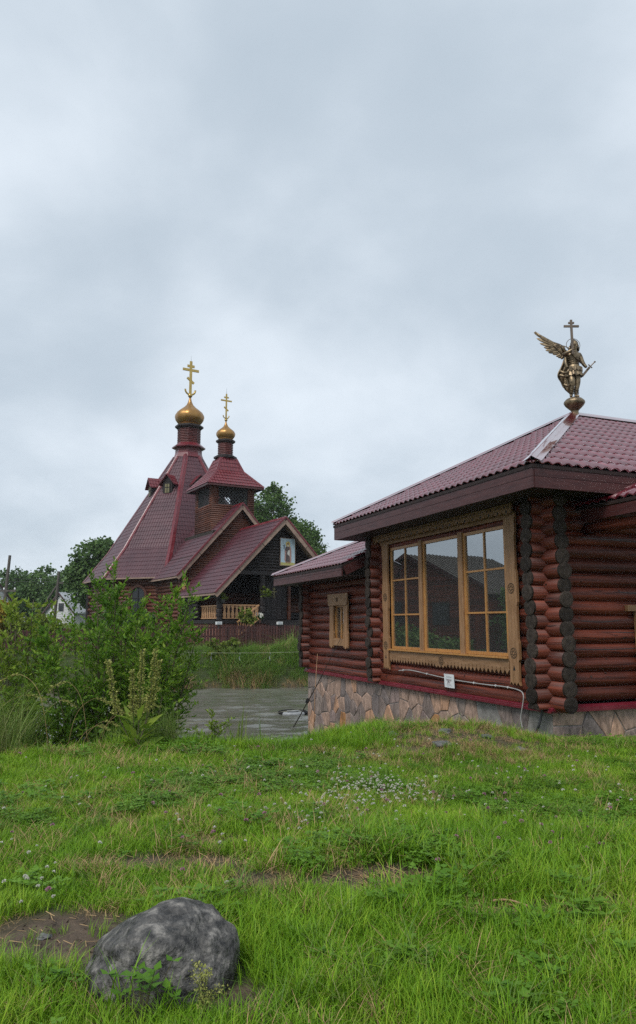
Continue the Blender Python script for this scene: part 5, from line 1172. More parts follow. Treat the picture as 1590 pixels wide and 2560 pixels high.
# ------------------------------------------------------------------ picket fence with floodlights
FD = Vector((math.cos(R(30)), math.sin(R(30)), 0)); F0 = Vector((-7.25, 38.4, 0))
fence = thing('picket_fence', 'long dark red picket fence on the far bank before the church', 'fence', (F0.x, F0.y, 0), R(30))
k = -64; idx = 0
while k < 62:
    x = k * .172; w = F0 + FD * x; zg = float(gz(w.x, w.y)); zt = 1.50 + .02 * math.sin(k * .7) + random.uniform(-.02, .02)
    if k < -10: zt -= .012 * (-10 - k) * .5
    hw = .062; zb = zg + .02
    MB().prism([(-hw, zb), (hw, zb), (hw, zt - .05), (hw * .6, zt - .012), (0, zt), (-hw * .6, zt - .012), (-hw, zt - .05)], (x, 0, 0), (1, 0, 0), (0, 0, 1), (0, -1, 0), .022).build('picket', 'picket', fence)
    if k % 16 == 0: MB().box((x - .05, .06, zg - .2), (x + .05, .16, zt - .05)).build('post', 'picket', fence)
    k += 1
for zz_, z2 in ((1.37, 1.05), (.92, .62)):
    MB().bar((-11, .04, z2), (-1.7, .04, zz_), .05, .07).build('rail', 'picket', fence); MB().bar((-1.7, .04, zz_), (10.7, .04, zz_), .05, .07).build('rail', 'picket', fence)
for nm, px, lab in (('floodlight', -.05 + 2.2, 'white floodlight on the fence post below the pale stair rail'), ('floodlight', 5.85, 'white floodlight on the fence nearer the cabin, below the church door')):
    w = F0 + FD * px; t = thing(nm, lab, 'floodlight', (w.x, w.y, 1.40), R(30), 'floodlights on the fence')
    MB().box((-.16, -.10, .14), (.16, .06, .30)).build('housing', 'white', t); MB().box((-.12, -.108, .16), (.12, -.101, .27)).build('lens', 'slate', t); MB().box((-.03, -.02, -.1), (.03, .03, .14)).build('bracket', 'dark_metal', t)

# potted and hanging plants on the porch
def pot(label, b, s, z0, flower, n=260, r=.22, pot_=True, hang=False):
    w = ch_world(b, s, z0); t = thing('potted_plant' if not hang else 'hanging_plant', label, 'plant', tuple(w), CHA)
    if pot_: MB().lathe([(.10, 0), (.15, .20), (.16, .22), (.13, .22), (.12, .17)], 12).build('pot', 'brick' if not hang else 'dark_metal', t)
    v, q = crown_leaves([(0, 0, .36, r, r, r * .8)], n, .10); np_mesh('leaves', v, q, 'lime' if hang else 'wood', t)
    if flower:
        v, q = crown_leaves([(0, 0, .46, r, r, r * .5)], 120, .11, .9); np_mesh('flowers', v, q, 'petal_w', t)
    return t
pot('clay pot of white flowers at the top of the church steps', -1.45, 17.0, 1.62, True)
pot('leafy plant hanging from the main carved porch post', -1.05, 16.95, 3.1, False, 420, .34, True, True)
pot('pale trailing plant hanging from the corner porch post', -3.7, 16.9, 2.75, False, 300, .22, True, True)
shrub('porch_shrub', 'young leafy shrub in front of the pale porch balustrade', *tuple(ch_world(-2.7, 17.9, 0))[:2], [(0, 0, 1.25, .4, .3, .45), (.25, 0, .9, .3, .3, .3)], 500, .14, 'lime', z0=.95)

# ------------------------------------------------------------------ houses and poles beyond
def house(name, label, x, y, rz, w, d, hw, hr, wall, roofm, z0, windows=(), cat='house', over=.25):
    t = thing(name, label, cat, (x, y, z0), rz)
    # gable end faces -y
    MB().prism([(-w / 2, 0), (w / 2, 0), (w / 2, hw), (0, hw + hr), (-w / 2, hw)], (0, d, 0), (1, 0, 0), (0, 0, 1), (0, -1, 0), d).build('wall', wall, t)
    sl = MB(); nb = int((hw + hr) / .22)
    for i in range(nb):
        z_ = .11 + i * .22; half = w / 2 if z_ < hw else max(0, (1 - (z_ - hw) / hr)) * w / 2
        if half > .1: MB().box((-half, -.035, z_ - .10), (half, -.001, z_ + .095)).build('siding_board', wall, t)
    for s_ in (-1, 1):
        sx = w / 2 + over; zz_ = hw - over * hr / (w / 2); f = [Vector((s_ * sx, -over, zz_)), Vector((s_ * sx, d + over, zz_)), Vector((0, d + over, hw + hr)), Vector((0, -over, hw + hr))]
        mb = MB(); slab(mb, [q + Vector((0, 0, .12)) for q in f], .10); ro_ = mb.build('roof', roofm, t)
        rb = MB(); q = 0
        while q < d + 2 * over: rb.bar(f[0].lerp(f[1], q / (d + 2 * over)) + Vector((0, 0, .13)), f[3].lerp(f[2], q / (d + 2 * over)) + Vector((0, 0, .13)), .05, .04); q += .35
        rbo = rb.build('roof_ribs', roofm, ro_); rbo['kind'] = 'stuff'
        MB().bar((s_ * sx, -over - .02, zz_ + .02), (0, -over - .02, hw + hr + .02), .04, .16).build('barge_board', 'fascia', t)
    for (cx_, cz, ww, wh) in windows:
        fr_w = MB().box((cx_ - ww / 2, -.06, cz - wh / 2), (cx_ + ww / 2, -.03, cz + wh / 2)).build('window', 'ch_dark', t)
        MB().box((cx_ - ww / 2 + .05, -.075, cz - wh / 2 + .05), (cx_ + ww / 2 - .05, -.061, cz + wh / 2 - .05)).build('pane', 'dark_pane', fr_w)
    return t
house('white_house', 'low white board house with a pale sheet roof left of the church', -25.9, 73, R(-38), 5.2, 7.5, 2.4, 1.9, 'siding', 'slate', .3, [(.2, 2.9, .9, .8)])
house('grey_roof_house', 'grey sheet-roofed house at the far left edge behind the trees', -37.5, 84, R(60), 6, 9, 3.0, 3.2, 'siding', 'slate', .3, [(0, 2.6, .9, 1.0)])
def utility_pole(label, x, y, h, lean, arm, strut):
    t = thing('utility_pole', label, 'pole', (x, y, .4), 0)
    MB().tube([(0, 0, 0), (lean, 0, h)], [.17, .12], 9).build('shaft', 'pole', t)
    if arm:
        MB().box((lean - .1, -.06, h - 1.2), (lean + 1.5, .06, h - 1.05)).build('cross_arm', 'pole', t)
        for q in (.5, 1.4): MB().lathe([(.05, 0), (.08, .06), (.05, .16), (.03, .2)], 8, (lean + q, 0, h - 1.05)).build('insulator', 'white', t)
    if strut: MB().tube([(-2.9, .3, 0), (lean - .2, .1, h - 1.4)], [.12, .09], 7).build('strut', 'pole', t)
    return t
utility_pole('timber utility pole with a crossarm and slanting strut near the white house', -25.4, 70, 6.2, .25, True, True)
utility_pole('tall leaning bare timber pole at the far left above the trees', -27.8, 64, 7.2, .35, False, False)
utility_pole('short timber pole cut by the left edge of the photograph', -26.6, 60, 5.0, .05, True, False)
wr = MB()
for dz in (0, .25): wr.tube([(-60, 72, 6.5 + dz), (-45, 71, 5.7 + dz), (-25.2 + 1.2, 70, 5.6 + dz), (-14, 76, 5.2 + dz), (0, 86, 6.0 + dz)], .02, 4)
tag(wr.build('power_line', 'dark_metal'), 'pair of thin overhead wires strung from the pole near the white house', 'wire')

# ------------------------------------------------------------------ far trees
def B_(*a): return tuple(a)
tree('birch_tree', 'tall birch behind the church, highest crown right of the bell tower', -4.9, 76, 15, [B_(0, 0, 12.4, 2.2, 2, 2.4), B_(-1.5, 0, 10.5, 2.2, 2, 2.2), B_(1.6, 0, 9.8, 2.3, 2, 2.2), B_(.2, 0, 8.0, 2.8, 2, 2.0), B_(-2.3, .5, 8.0, 1.8, 2, 1.8), B_(2.4, 0, 7.2, 2.0, 2, 1.9), B_(.2, 0, 14.6, .9, .9, 1.2)], 17000, .27, 'birch', .22, 'trees behind the church')
tree('birch_tree', 'lower rounded birch behind the porch roof, beside the taller birch', -1.5, 73, 11, [B_(0, 0, 9.2, 1.7, 1.6, 1.7), B_(.8, 0, 7.8, 1.7, 1.6, 1.6), B_(-.8, 0, 7.6, 1.8, 1.6, 1.7), B_(.4, 0, 5.9, 2.0, 1.8, 1.6), B_(1.2, 0, 6.3, 1.2, 1.2, 1.2)], 11000, .25, 'birch', .18, 'trees behind the church')
tree('birch_tree', 'slim birch showing between the bell tower roof and the taller birch', -8.2, 80, 16, [B_(0, 0, 14.2, 1.2, 1.2, 1.4), B_(.3, 0, 12.4, 1.8, 1.6, 1.8), B_(.6, 0, 10.2, 2.0, 1.8, 2.0), B_(.2, 0, 15.6, .6, .6, .9)], 8000, .27, 'birch', .2, 'trees behind the church')
tree('linden_tree', 'dense broadleaf tree rising behind the left end of the tent roof', -21.0, 68, 9.5, [B_(0, 0, 6.6, 2.0, 2, 1.7), B_(1.6, 0, 5.6, 1.9, 2, 1.8), B_(-1.4, 0, 5.0, 1.5, 1.6, 1.4), B_(.2, 0, 3.6, 2.4, 2, 1.8), B_(.8, 0, 7.7, 1.1, 1, .8)], 12000, .30, 'wood', .2)
rows_ = [(-40, 96, 7.4, 2.6, 'big rounded tree at the far left edge behind the grey roof'), (-35.5, 94, 7.2, 2.8, 'dark leafy tree behind the tall leaning pole'), (-31.5, 92, 7.0, 2.7, 'broad dark tree between the leaning pole and the strutted pole'),
         (-27.5, 93, 6.6, 2.5, 'bushy dark tree directly behind the strutted pole'), (-24.0, 90, 5.9, 2.4, 'low dark tree above the white house roof')]
for i, (x, y, h, r_, lab) in enumerate(rows_):
    tree('broadleaf_tree', lab, x, y, h + 1, [B_(0, 0, h * .72, r_, r_, h * .26), B_(-r_ * .6, 0, h * .5, r_ * .8, r_, h * .28), B_(r_ * .6, .3, h * .52, r_ * .85, r_, h * .28), B_(.3, -.4, h * .3, r_, r_, h * .25), B_(random.uniform(-.8, .8), 0, h * .95, r_ * .5, r_ * .5, h * .13)], 7500, .34, 'wood', .22, 'dark trees beyond the pond at the left')
cf_ = tree('spruce_tree', 'slim pointed conifer top above the woods beside the strutted pole', -28.6, 86, 9.2, [B_(0, 0, 8.6, .25, .25, .6), B_(0, 0, 7.6, .55, .55, .6), B_(0, 0, 6.6, .9, .9, .7), B_(0, 0, 5.5, 1.2, 1.2, .8), B_(0, 0, 4.2, 1.5, 1.5, .9)], 3500, .24, 'wood', .12, droop=.8)
shrub('light_shrub', 'lime green rounded shrub beyond the left fence', -17.4, 42, [(0, 0, .9, .8, .8, .6), (.6, 0, .6, .6, .7, .5), (-.6, 0, .6, .6, .7, .5)], 3000, .17, 'lime')
shrub('light_shrub', 'pale green shrub between the lime shrub and the white house', -17.6, 46, [(0, 0, .9, .8, .8, .6), (.8, 0, .7, .6, .6, .5)], 2600, .18, 'lime')
shrub('golden_shrub', 'golden yellow shrub at the left edge beyond the fence', -19.7, 45, [(0, 0, 1.4, .75, .7, .9), (.1, 0, 2.0, .45, .45, .5)], 2600, .16, 'yellow')
shrub('golden_shrub', 'small yellow shrub tip cut by the left edge of the photograph', -18.4, 41, [(0, 0, .9, .6, .6, .7)], 1500, .15, 'yellow')
for i, (x, y, w_) in enumerate(((-14.8, 52, 1.4), (-12.2, 49.5, 1.1))):
    shrub('yard_shrub', ('dark shrub beside the left corner of the church wall', 'low shrub under the arched church window')[i], x, y, [(0, 0, .8, w_, .9, .7), (.4, 0, 1.2, w_ * .6, .6, .6)], 1800, .16, 'wood')
# log house and hedge left of the photographer, mirrored in the cabin window
rh = house('log_house', 'log house with a low gable, outside the frame and mirrored in the cabin window', -17.2, 30.2, R(90), 7.6, 8, 3.2, 2.0, 'log_x', 'pole', .1, [(1.2, 2.0, 1.1, 1.2), (-1.6, 2.0, 1.1, 1.2)])
tree('garden_tree', 'leafy tree outside the frame beside the mirrored log house', -20.5, 24.0, 6, [B_(0, 0, 4.0, 1.6, 1.6, 1.2), B_(.4, 0, 2.6, 1.8, 1.8, 1.3), B_(-.6, .6, 1.5, 1.8, 1.8, 1.0)], 3500, .25, 'wood', .12)
for i, (x, y, r_) in enumerate(((-14.7, 26.0, 1.2), (-15.0, 28.4, 1.0), (-15.2, 30.6, 1.1))):
    shrub('garden_shrub', ('dark garden shrub outside the frame nearest the hedge', 'middle garden shrub outside the frame before the mirrored log house', 'last garden shrub outside the frame before the mirrored log house')[i], x, y, [(0, 0, .9, r_, r_, .9), (.1, 0, 2.0, r_ * .9, r_ * .9, .9)], 4200, .17, 'birch')
hd = shrub('hedge', 'dark clipped hedge outside the frame, mirrored in the right-hand panes', -16.8, 22.4, [(0, -1.4, 1.5, .8, 1.6, 1.5), (0, 1.0, 1.5, .8, 1.6, 1.5), (0, -1.4, 2.6, .7, 1.6, .8), (0, 1.0, 2.6, .7, 1.6, .8)], 6000, .16, 'wood')

# ------------------------------------------------------------------ far bank ropes and the floating ring
def rope(label, pts, ribs):
    pts = smooth_path(pts, 8); t = thing('rope_line', label, 'rope', tuple(pts[0])); o = pts[0]
    MB().tube([p - o for p in pts], .0038, 5).build('cord', 'rope', t)
    for q in ribs:
        p = pts[int(q * (len(pts) - 1))] - o; mb = MB(); z_ = 0; w0 = None
        for i in range(7):
            a = i * .8; u = Vector((math.cos(a), math.sin(a), 0)) * .013; c_ = p + Vector((.02 * math.sin(i * 1.3), 0, -i * .055)); mb.v += [tuple(c_ - u), tuple(c_ + u)]
        mb.f = [(2 * i, 2 * i + 1, 2 * i + 3, 2 * i + 2) for i in range(6)]; mb.m = [0] * 6; mb.build('ribbon', 'float_grey', t, recalc=False)
    return t
rope('thin yellowish cord with ribbons stretched before the far grassy bank', [(-9, 29.5, .50), (-5.2, 30, .42), (-2, 30.5, .40), (2.0, 31.5, .48)], (.12, .30, .42, .56, .70))
rope('white cord with hanging ribbons stretched low over the pond water', [(-7, 17.6, -.95), (-3.6, 19.0, -.93), (-1.6, 20.4, -.88), (.4, 22.2, -.80)], (.30, .43, .52, .70, .84))
fl = thing('floating_ring', 'black and white floating ring on the pond beside the stone foundation', 'ring float', (-.88, 26.0, WATER_Z))
for i in range(8): MB().torus((0, 0, .0), .47, .075, (1, 0, 0), (0, 1, 0), 5, 8, 2 * math.pi * i / 8 + .1, 2 * math.pi * (i + 1) / 8 + .1).build('segment', 'float_grey' if i in (5, 6) else 'tyre', fl, smooth=True)
MB().tube([(-.2, .1, .05), (.2, .12, .05)], .03, 8).build('float_bar', 'float_grey', fl, smooth=True)

# ------------------------------------------------------------------ willow bush, sapling and waterside plants
def leafy_bush(name, label, loc, stems, leafmat, nleaf, leaf_len, cat='bush', twigs=9, twig_len=.42, stem_r=.014, up=.35):
    t = thing(name, label, cat, loc); mb = MB(); P = []; D = []
    for (base, tip, bend) in stems:
        b0, t0 = Vector(base), Vector(tip); m1 = b0.lerp(t0, .45) + Vector(bend); path = smooth_path([b0, m1, t0], 6); n = len(path); Ls = (t0 - b0).length
        mb.tube(path, [stem_r * Ls * .5 * (1 - .85 * i / (n - 1)) + .0015 for i in range(n)], 5)
        for k in range(int(twigs * Ls)):
            q = random.uniform(.10, 1.0) ** .85; i = min(int(q * (n - 1)), n - 2); p = path[i].lerp(path[i + 1], q * (n - 1) - i); d = (path[i + 1] - path[i]).normalized()
            az = random.uniform(0, 6.283); side = Vector((math.cos(az), math.sin(az), up + random.uniform(-.3, .4))); tl = twig_len * random.uniform(.4, 1.15) * (1.1 - .5 * q); dd = (d * .45 + side).normalized()
            if q > .95: dd = (d + side * .6).normalized()
            e = p + dd * tl + Vector((0, 0, -.06 * tl)); mid = p + dd * tl * .5 + Vector((0, 0, .03 * tl)); mb.tube([p, mid, e], [.0035, .0026, .001], 4, cap=False)
            for j in range(nleaf):
                f = (j + random.random()) / nleaf; lp = p.lerp(mid, f * 2) if f < .5 else mid.lerp(e, f * 2 - 1); ang = random.uniform(0, 6.283); s_ = Vector((math.cos(ang), math.sin(ang), random.uniform(-.2, .55)))
                P.append(lp); D.append((dd * random.uniform(.5, 1.1) + s_ * .75).normalized())
    mb.build('stems', 'twig', t, smooth=True); P = np.array([tuple(p) for p in P]); D = np.array([tuple(d) for d in D]); L = RNG.uniform(.55, 1.25, len(P)) * leaf_len
    v, q = leaf_quads(P, D, L, L * .19, fold=.3); np_mesh('leaves', v, q, leafmat, t); return t
bx, by = -3.05, 11.45; bz = float(gz(bx, by))
tipsW = [(-3.38, 2.46), (-3.50, 2.16), (-3.24, 2.0), (-2.98, 1.72), (-2.60, 1.86), (-2.30, 2.10), (-1.98, 2.06), (-2.12, 1.66), (-1.93, 1.36), (-2.0, .95), (-2.26, .55), (-3.76, 1.70), (-4.0, 1.42), (-4.18, 1.02), (-4.22, .55), (-3.6, 1.5), (-3.3, 1.5),
         (-2.9, 1.3), (-2.6, 1.35), (-3.1, 1.1), (-3.5, .9), (-2.7, .8), (-3.8, .6), (-2.45, 1.1), (-3.15, 1.75), (-3.9, 1.0), (-2.2, 1.2), (-3.45, 1.9), (-2.75, 1.55), (-3.0, .6), (-2.4, .75), (-3.6, .4), (-2.55, .35)]
for _ in range(26):
    a_ = random.uniform(0, 6.283); r_ = random.uniform(.3, 1.0); tipsW.append((-3.1 + 1.05 * r_ * math.cos(a_), .75 + .75 * r_ * math.sin(a_)))
stW = []
for i, (x, z_) in enumerate(tipsW):
    dy_ = random.uniform(-.75, .75); base = (random.uniform(-.22, .22), random.uniform(-.2, .2), 0); stW.append((base, (x - bx, dy_, z_ - bz), ((x - bx) * random.uniform(-.05, .22), dy_ * .2, random.uniform(-.1, .2))))
leafy_bush('willow_bush', 'large leafy willow bush at the water\'s edge, its branches covering the left of the church', (bx, by, bz), stW, 'willow', 13, .090, twigs=18, twig_len=.62, up=.12)
sx, sy = -4.75, 11.6; sz = float(gz(sx, sy))
leafy_bush('willow_sapling', 'yellowish young willow at the left edge beside the large willow bush', (sx, sy, sz), [((random.uniform(-.1, .1), random.uniform(-.1, .1), 0), (x - sx, random.uniform(-.4, .4), z_ - sz), (0, 0, .1)) for x, z_ in ((-4.58, 1.98), (-4.78, 1.7), (-4.32, 1.6), (-5.0, 1.75), (-5.2, 1.5), (-4.5, 1.3), (-4.9, 1.2), (-4.4, 1.05), (-5.1, .9))], 'sapling', 11, .105, twigs=15, twig_len=.6, up=.2)
leafy_bush('bankside_willow', 'dark drooping willow shoots over the water, left of the willow bush foot', (-3.9, 10.9, float(gz(-3.9, 10.9))), [((random.uniform(-.15, .15), random.uniform(-.1, .1), 0), (random.uniform(-.75, .5), random.uniform(-.3, .4), random.uniform(.5, 1.75)), (0, 0, .15)) for _ in range(24)], 'willow', 10, .095, twigs=14, twig_len=.5, up=.15)
leafy_bush('waterside_weed', 'leafy light green weeds in the tall grass at the left edge', (-4.55, 10.1, float(gz(-4.55, 10.1))), [((random.uniform(-.5, .5), random.uniform(-.2, .2), 0), (random.uniform(-.8, .75), random.uniform(-.3, .3), random.uniform(.5, 1.35)), (0, 0, .1)) for _ in range(26)], 'sapling', 10, .085, twigs=14, twig_len=.36, cat='weeds')
leafy_bush('bank_shrub', 'small bright shrub at the lawn edge right of the dock plant', (-1.42, 9.95, float(gz(-1.42, 9.95))), [((random.uniform(-.05, .05), random.uniform(-.05, .05), 0), (random.uniform(-.35, .35), random.uniform(-.2, .2), random.uniform(.15, .40)), (0, 0, .05)) for _ in range(12)], 'sapling', 7, .06, twig_len=.2)
# dock plant with seed spikes
dkx, dky = -2.32, 9.55; dkz = float(gz(dkx, dky)); dk = thing('dock_plant', 'dock plant with four upright yellow-green seed spikes beside the willow bush', 'plant', (dkx, dky, dkz))
dP = []; dD = []; stm = MB()
for (x, z_, h0) in ((-.42, 1.12, .42), (-.10, 1.00, .40), (.03, 1.26, .45), (.20, 1.26, .45), (.26, 1.12, .5)):
    path = smooth_path([(0, 0, 0), (x * .6, .02, h0), (x, .03, z_)], 8); stm.tube(path, [.008 * (1 - .7 * i / len(path)) for i in range(len(path))], 6)
    for i in range(520):
        q = random.random(); zz_ = h0 + (z_ - h0) * q; c_ = min(path, key=lambda v: abs(v.z - zz_)); rr = (.062 * (1 - q) + .018) * random.uniform(.2, 1) * (.75 + .35 * math.sin(q * 34)); a = random.uniform(0, 6.283)
        dP.append((c_.x + rr * math.cos(a), c_.y + rr * math.sin(a), zz_)); dD.append((math.cos(a), math.sin(a), random.uniform(-.4, .8)))
stm.build('stalks', 'twig', dk, smooth=True); L = RNG.uniform(.6, 1.2, len(dP)) * .028; v, q = leaf_quads(np.array(dP), np.array(dD), L, L * .45); np_mesh('seed_heads', v, q, 'seed', dk)['kind'] = 'stuff'
P = []; D = []; Ls = []
for i in range(30):
    a = random.uniform(0, 6.283); P.append((.05 * math.cos(a), .05 * math.sin(a), random.uniform(.02, .4))); D.append((math.cos(a), math.sin(a), random.uniform(.2, 1.2))); Ls.append(random.uniform(.18, .36))
Ls = np.array(Ls); v, q = leaf_quads(np.array(P), np.array(D), Ls, Ls * .16); np_mesh('leaves', v, q, 'sapling', dk)
# blade plants
def blades(n, rad, h, w, spread, segs=5, droop=.5, flat=None, hmin=.5):
    """curved tapering grass blades as one array; n blades in a disc"""
    a = RNG.uniform(0, 2 * np.pi, n); r = rad * np.sqrt(RNG.uniform(0, 1, n)); bx_, by_ = r * np.cos(a), r * np.sin(a)
    if flat is not None: bx_ = RNG.uniform(-flat[0], flat[0], n); by_ = RNG.uniform(-flat[1], flat[1], n)
    az = RNG.uniform(0, 2 * np.pi, n); hh_ = h * RNG.uniform(hmin, 1.1, n); sp = spread * RNG.uniform(.2, 1.0, n); dr = droop * RNG.uniform(.2, 1, n); ww = w * RNG.uniform(.6, 1.2, n)
    V = []; ca, sa = np.cos(az), np.sin(az); fa = az + np.pi / 2 + RNG.uniform(-.5, .5, n); fx, fy = np.cos(fa), np.sin(fa)
    for i in range(segs):
        t = i / (segs - 1); out = hh_ * (sp * t + dr * t ** 2.6); z_ = hh_ * (t * (1 - .15 * sp) - .38 * dr * t ** 3); wd = ww * (1 - t ** 1.8) * (.75 + .5 * t * (1 - t) * 2) + .0004
        V.append(np.stack([bx_ + ca * out - fx * wd / 2, by_ + sa * out - fy * wd / 2, z_], 1)); V.append(np.stack([bx_ + ca * out + fx * wd / 2, by_ + sa * out + fy * wd / 2, z_], 1))
    V = np.stack(V, 1).reshape(-1, 3); base = (np.arange(n) * 2 * segs)[:, None, None]; q = np.array([[2 * i, 2 * i + 1, 2 * i + 3, 2 * i + 2] for i in range(segs - 1)])[None]
    return V, (base + q).reshape(-1, 4)
def blade_plant(name, label, x, y, cat, mat, *a, **k):
    v, q = blades(*a, **k); o = np_mesh(name, v, q, mat); o.location = (x, y, float(gz(x, y))); return tag(o, label, cat)
blade_plant('iris_clump', 'clump of upright sword-shaped leaves at the pond edge right of the bush', -1.06, 10.0, 'water plant', 'reed', 12, .10, .62, .024, .28, 5, .1)
blade_plant('iris_clump', 'two tall narrow leaves standing in the water near the iris clump', -.78, 10.05, 'water plant', 'reed', 5, .05, .55, .02, .14, 5, .08)
blade_plant('reed_tuft', 'sparse thin reed shoots at the lawn edge beside the stone foundation', -.25, 10.05, 'water plant', 'reed', 9, .35, .34, .011, .3, 4, .2)
def multi_blades(name, pts, mat, spec):
    V = []; Q = []; nb = 0
    for (x, y, sc) in pts:
        v, q = blades(*spec); v = v * sc; v[:, 0] += x; v[:, 1] += y; v[:, 2] += float(gz(x, y)) - .02; V.append(v); Q.append(q + nb); nb += len(v)
    return np_mesh(name, np.concatenate(V), np.concatenate(Q), mat)
pts_ = [(random.uniform(-8.5, -3.75), random.uniform(9.0, 10.6), random.uniform(.4, .85)) for _ in range(260)] + [(random.uniform(-3.9, -3.3), random.uniform(9.9, 10.4), random.uniform(.3, .5)) for _ in range(14)] + [(random.uniform(-2.9, -1.9), random.uniform(9.75, 10.4), random.uniform(.3, .6)) for _ in range(34)]
tag(multi_blades('tall_grass', pts_, 'reed', (30, .16, 1.35, .012, .40, 6, .75)), 'tall wet grass growing along the pond edge at the left', 'grass', kind='stuff')
# arching grass heads
gh = MB(); sP = []; sD = []
for i in range(11):
    x, y = random.uniform(-4.6, -2.9), random.uniform(9.7, 10.5); z_ = float(gz(x, y)); a = random.choice([0, .3, -.3, 2.9]); h = random.uniform(.7, 1.15); L_ = random.uniform(.35, .9)
    path = smooth_path([(x, y, z_), (x + L_ * .25 * math.cos(a), y, z_ + h * .75), (x + L_ * .7 * math.cos(a), y + .1, z_ + h), (x + L_ * 1.1 * math.cos(a), y + .1, z_ + h * .93)], 6); gh.tube(path, [.003 - .0018 * k / len(path) for k in range(len(path))], 4, cap=False)
    for p in path[-6:]:
        for _ in range(14): sP.append((p.x + random.gauss(0, .012), p.y + random.gauss(0, .012), p.z + random.gauss(0, .01))); sD.append((math.cos(a) + random.gauss(0, .3), random.gauss(0, .3), random.gauss(-.2, .3)))
o = gh.build('grass_stalks', 'straw', None, recalc=False); tag(o, 'thin arching flowering grass stalks over the tall grass', 'grass', kind='stuff')
L = RNG.uniform(.6, 1.2, len(sP)) * .028; v, q = leaf_quads(np.array(sP), np.array(sD), L, L * .2); np_mesh('seed_tips', v, q, 'seed', o)

# ------------------------------------------------------------------ instanced ground cover (points -> tufts)
def proto(name, v, q, mat):
    o = np_mesh(name, v, q, mat, parent=False); return o
def merge(*parts):
    V = []; Q = []; n = 0
    for v, q in parts: V.append(v); Q.append(q + n); n += len(v)
    return np.concatenate(V), np.concatenate(Q)
def collection(name, objs):
    c = bpy.data.collections.new(name)
    for o in objs: c.objects.link(o)
    return c
def scatter(name, label, cat, pts, rots, scl, idx, coll):
    me = bpy.data.meshes.new(name); me.vertices.add(len(pts)); me.vertices.foreach_set('co', np.asarray(pts, dtype=np.float32).ravel())
    a = me.attributes.new('rot', 'FLOAT_VECTOR', 'POINT'); a.data.foreach_set('vector', np.asarray(rots, dtype=np.float32).ravel())
    a = me.attributes.new('scl', 'FLOAT', 'POINT'); a.data.foreach_set('value', np.asarray(scl, dtype=np.float32))
    a = me.attributes.new('idx', 'INT', 'POINT'); a.data.foreach_set('value', np.asarray(idx, dtype=np.int32))
    o = link(bpy.data.objects.new(name, me)); tag(o, label, cat, kind='stuff')
    g = bpy.data.node_groups.new(name + '_nodes', 'GeometryNodeTree'); g.interface.new_socket('Geometry', in_out='INPUT', socket_type='NodeSocketGeometry'); g.interface.new_socket('Geometry', in_out='OUTPUT', socket_type='NodeSocketGeometry')
    gi, go = g.nodes.new('NodeGroupInput'), g.nodes.new('NodeGroupOutput'); ip = g.nodes.new('GeometryNodeInstanceOnPoints'); ci = g.nodes.new('GeometryNodeCollectionInfo')
    ci.inputs[0].default_value = coll; ci.inputs['Separate Children'].default_value = True; ci.inputs['Reset Children'].default_value = True
    def na(nm, t):
        n = g.nodes.new('GeometryNodeInputNamedAttribute'); n.data_type = t; n.inputs[0].default_value = nm; return n.outputs[0]
    L = g.links; L.new(gi.outputs[0], ip.inputs['Points']); L.new(ci.outputs[0], ip.inputs['Instance']); ip.inputs['Pick Instance'].default_value = True
    L.new(na('idx', 'INT'), ip.inputs['Instance Index']); e2r = g.nodes.new('FunctionNodeEulerToRotation'); L.new(na('rot', 'FLOAT_VECTOR'), e2r.inputs[0]); L.new(e2r.outputs[0], ip.inputs['Rotation']); L.new(na('scl', 'FLOAT'), ip.inputs['Scale'])
    L.new(ip.outputs[0], go.inputs[0]); md = o.modifiers.new('scatter', 'NODES'); md.node_group = g
    return o
def clover_clump(n, rad, h, s):
    P = []; D = []; Ls = []; Rl = []
    a = RNG.uniform(0, 6.283, n); r = rad * np.sqrt(RNG.uniform(0, 1, n)); hh_ = h * RNG.uniform(.5, 1.1, n)
    for i in range(n):
        c = np.array([r[i] * math.cos(a[i]), r[i] * math.sin(a[i]), hh_[i]]); a0 = RNG.uniform(0, 6.28); tilt = RNG.uniform(-.15, .3)
        for k in range(3):
            t = a0 + k * 2.094; P.append(c); D.append((math.cos(t), math.sin(t), tilt)); Ls.append(s * RNG.uniform(.8, 1.2)); Rl.append(0.0)
    P = np.array(P); D = np.array(D); Ls = np.array(Ls)
    return leaf_quads(P, D, Ls, Ls * .42, roll=np.array(Rl), fold=.12)
lawn = [proto('tuft_%02d' % i, *blades(34, .085, h, w, sp, 4, dr), 'grass') for i, (h, w, sp, dr) in enumerate([(.085, .0042, .55, .6), (.10, .0045, .45, .7), (.075, .004, .7, .5), (.125, .0048, .40, .6), (.16, .0052, .35, .65), (.20, .0056, .35, .7)])]
lawn += [proto('tuft_06', *clover_clump(26, .09, .055, .017), 'clover'), proto('tuft_07', *clover_clump(22, .10, .08, .021), 'clover'), proto('tuft_08', *clover_clump(16, .12, .10, .034), 'clover')]
lawn += [proto('tuft_09', *blades(22, .10, .10, .003, 1.3, 4, .8), 'straw'), proto('tuft_10', *blades(16, .08, .24, .0065, .5, 5, .8), 'reed'), proto('tuft_11', *blades(30, .10, .16, .0042, .75, 5, .9), 'straw')]
lawn_c = collection('lawn tufts', lawn)
NP = 54000
u = RNG.uniform(0, 1, NP); yy = 1.4 + (11.9 - 1.4) * u ** .76; xx = RNG.uniform(-1, 1, NP) * (.50 * yy + 2.3)
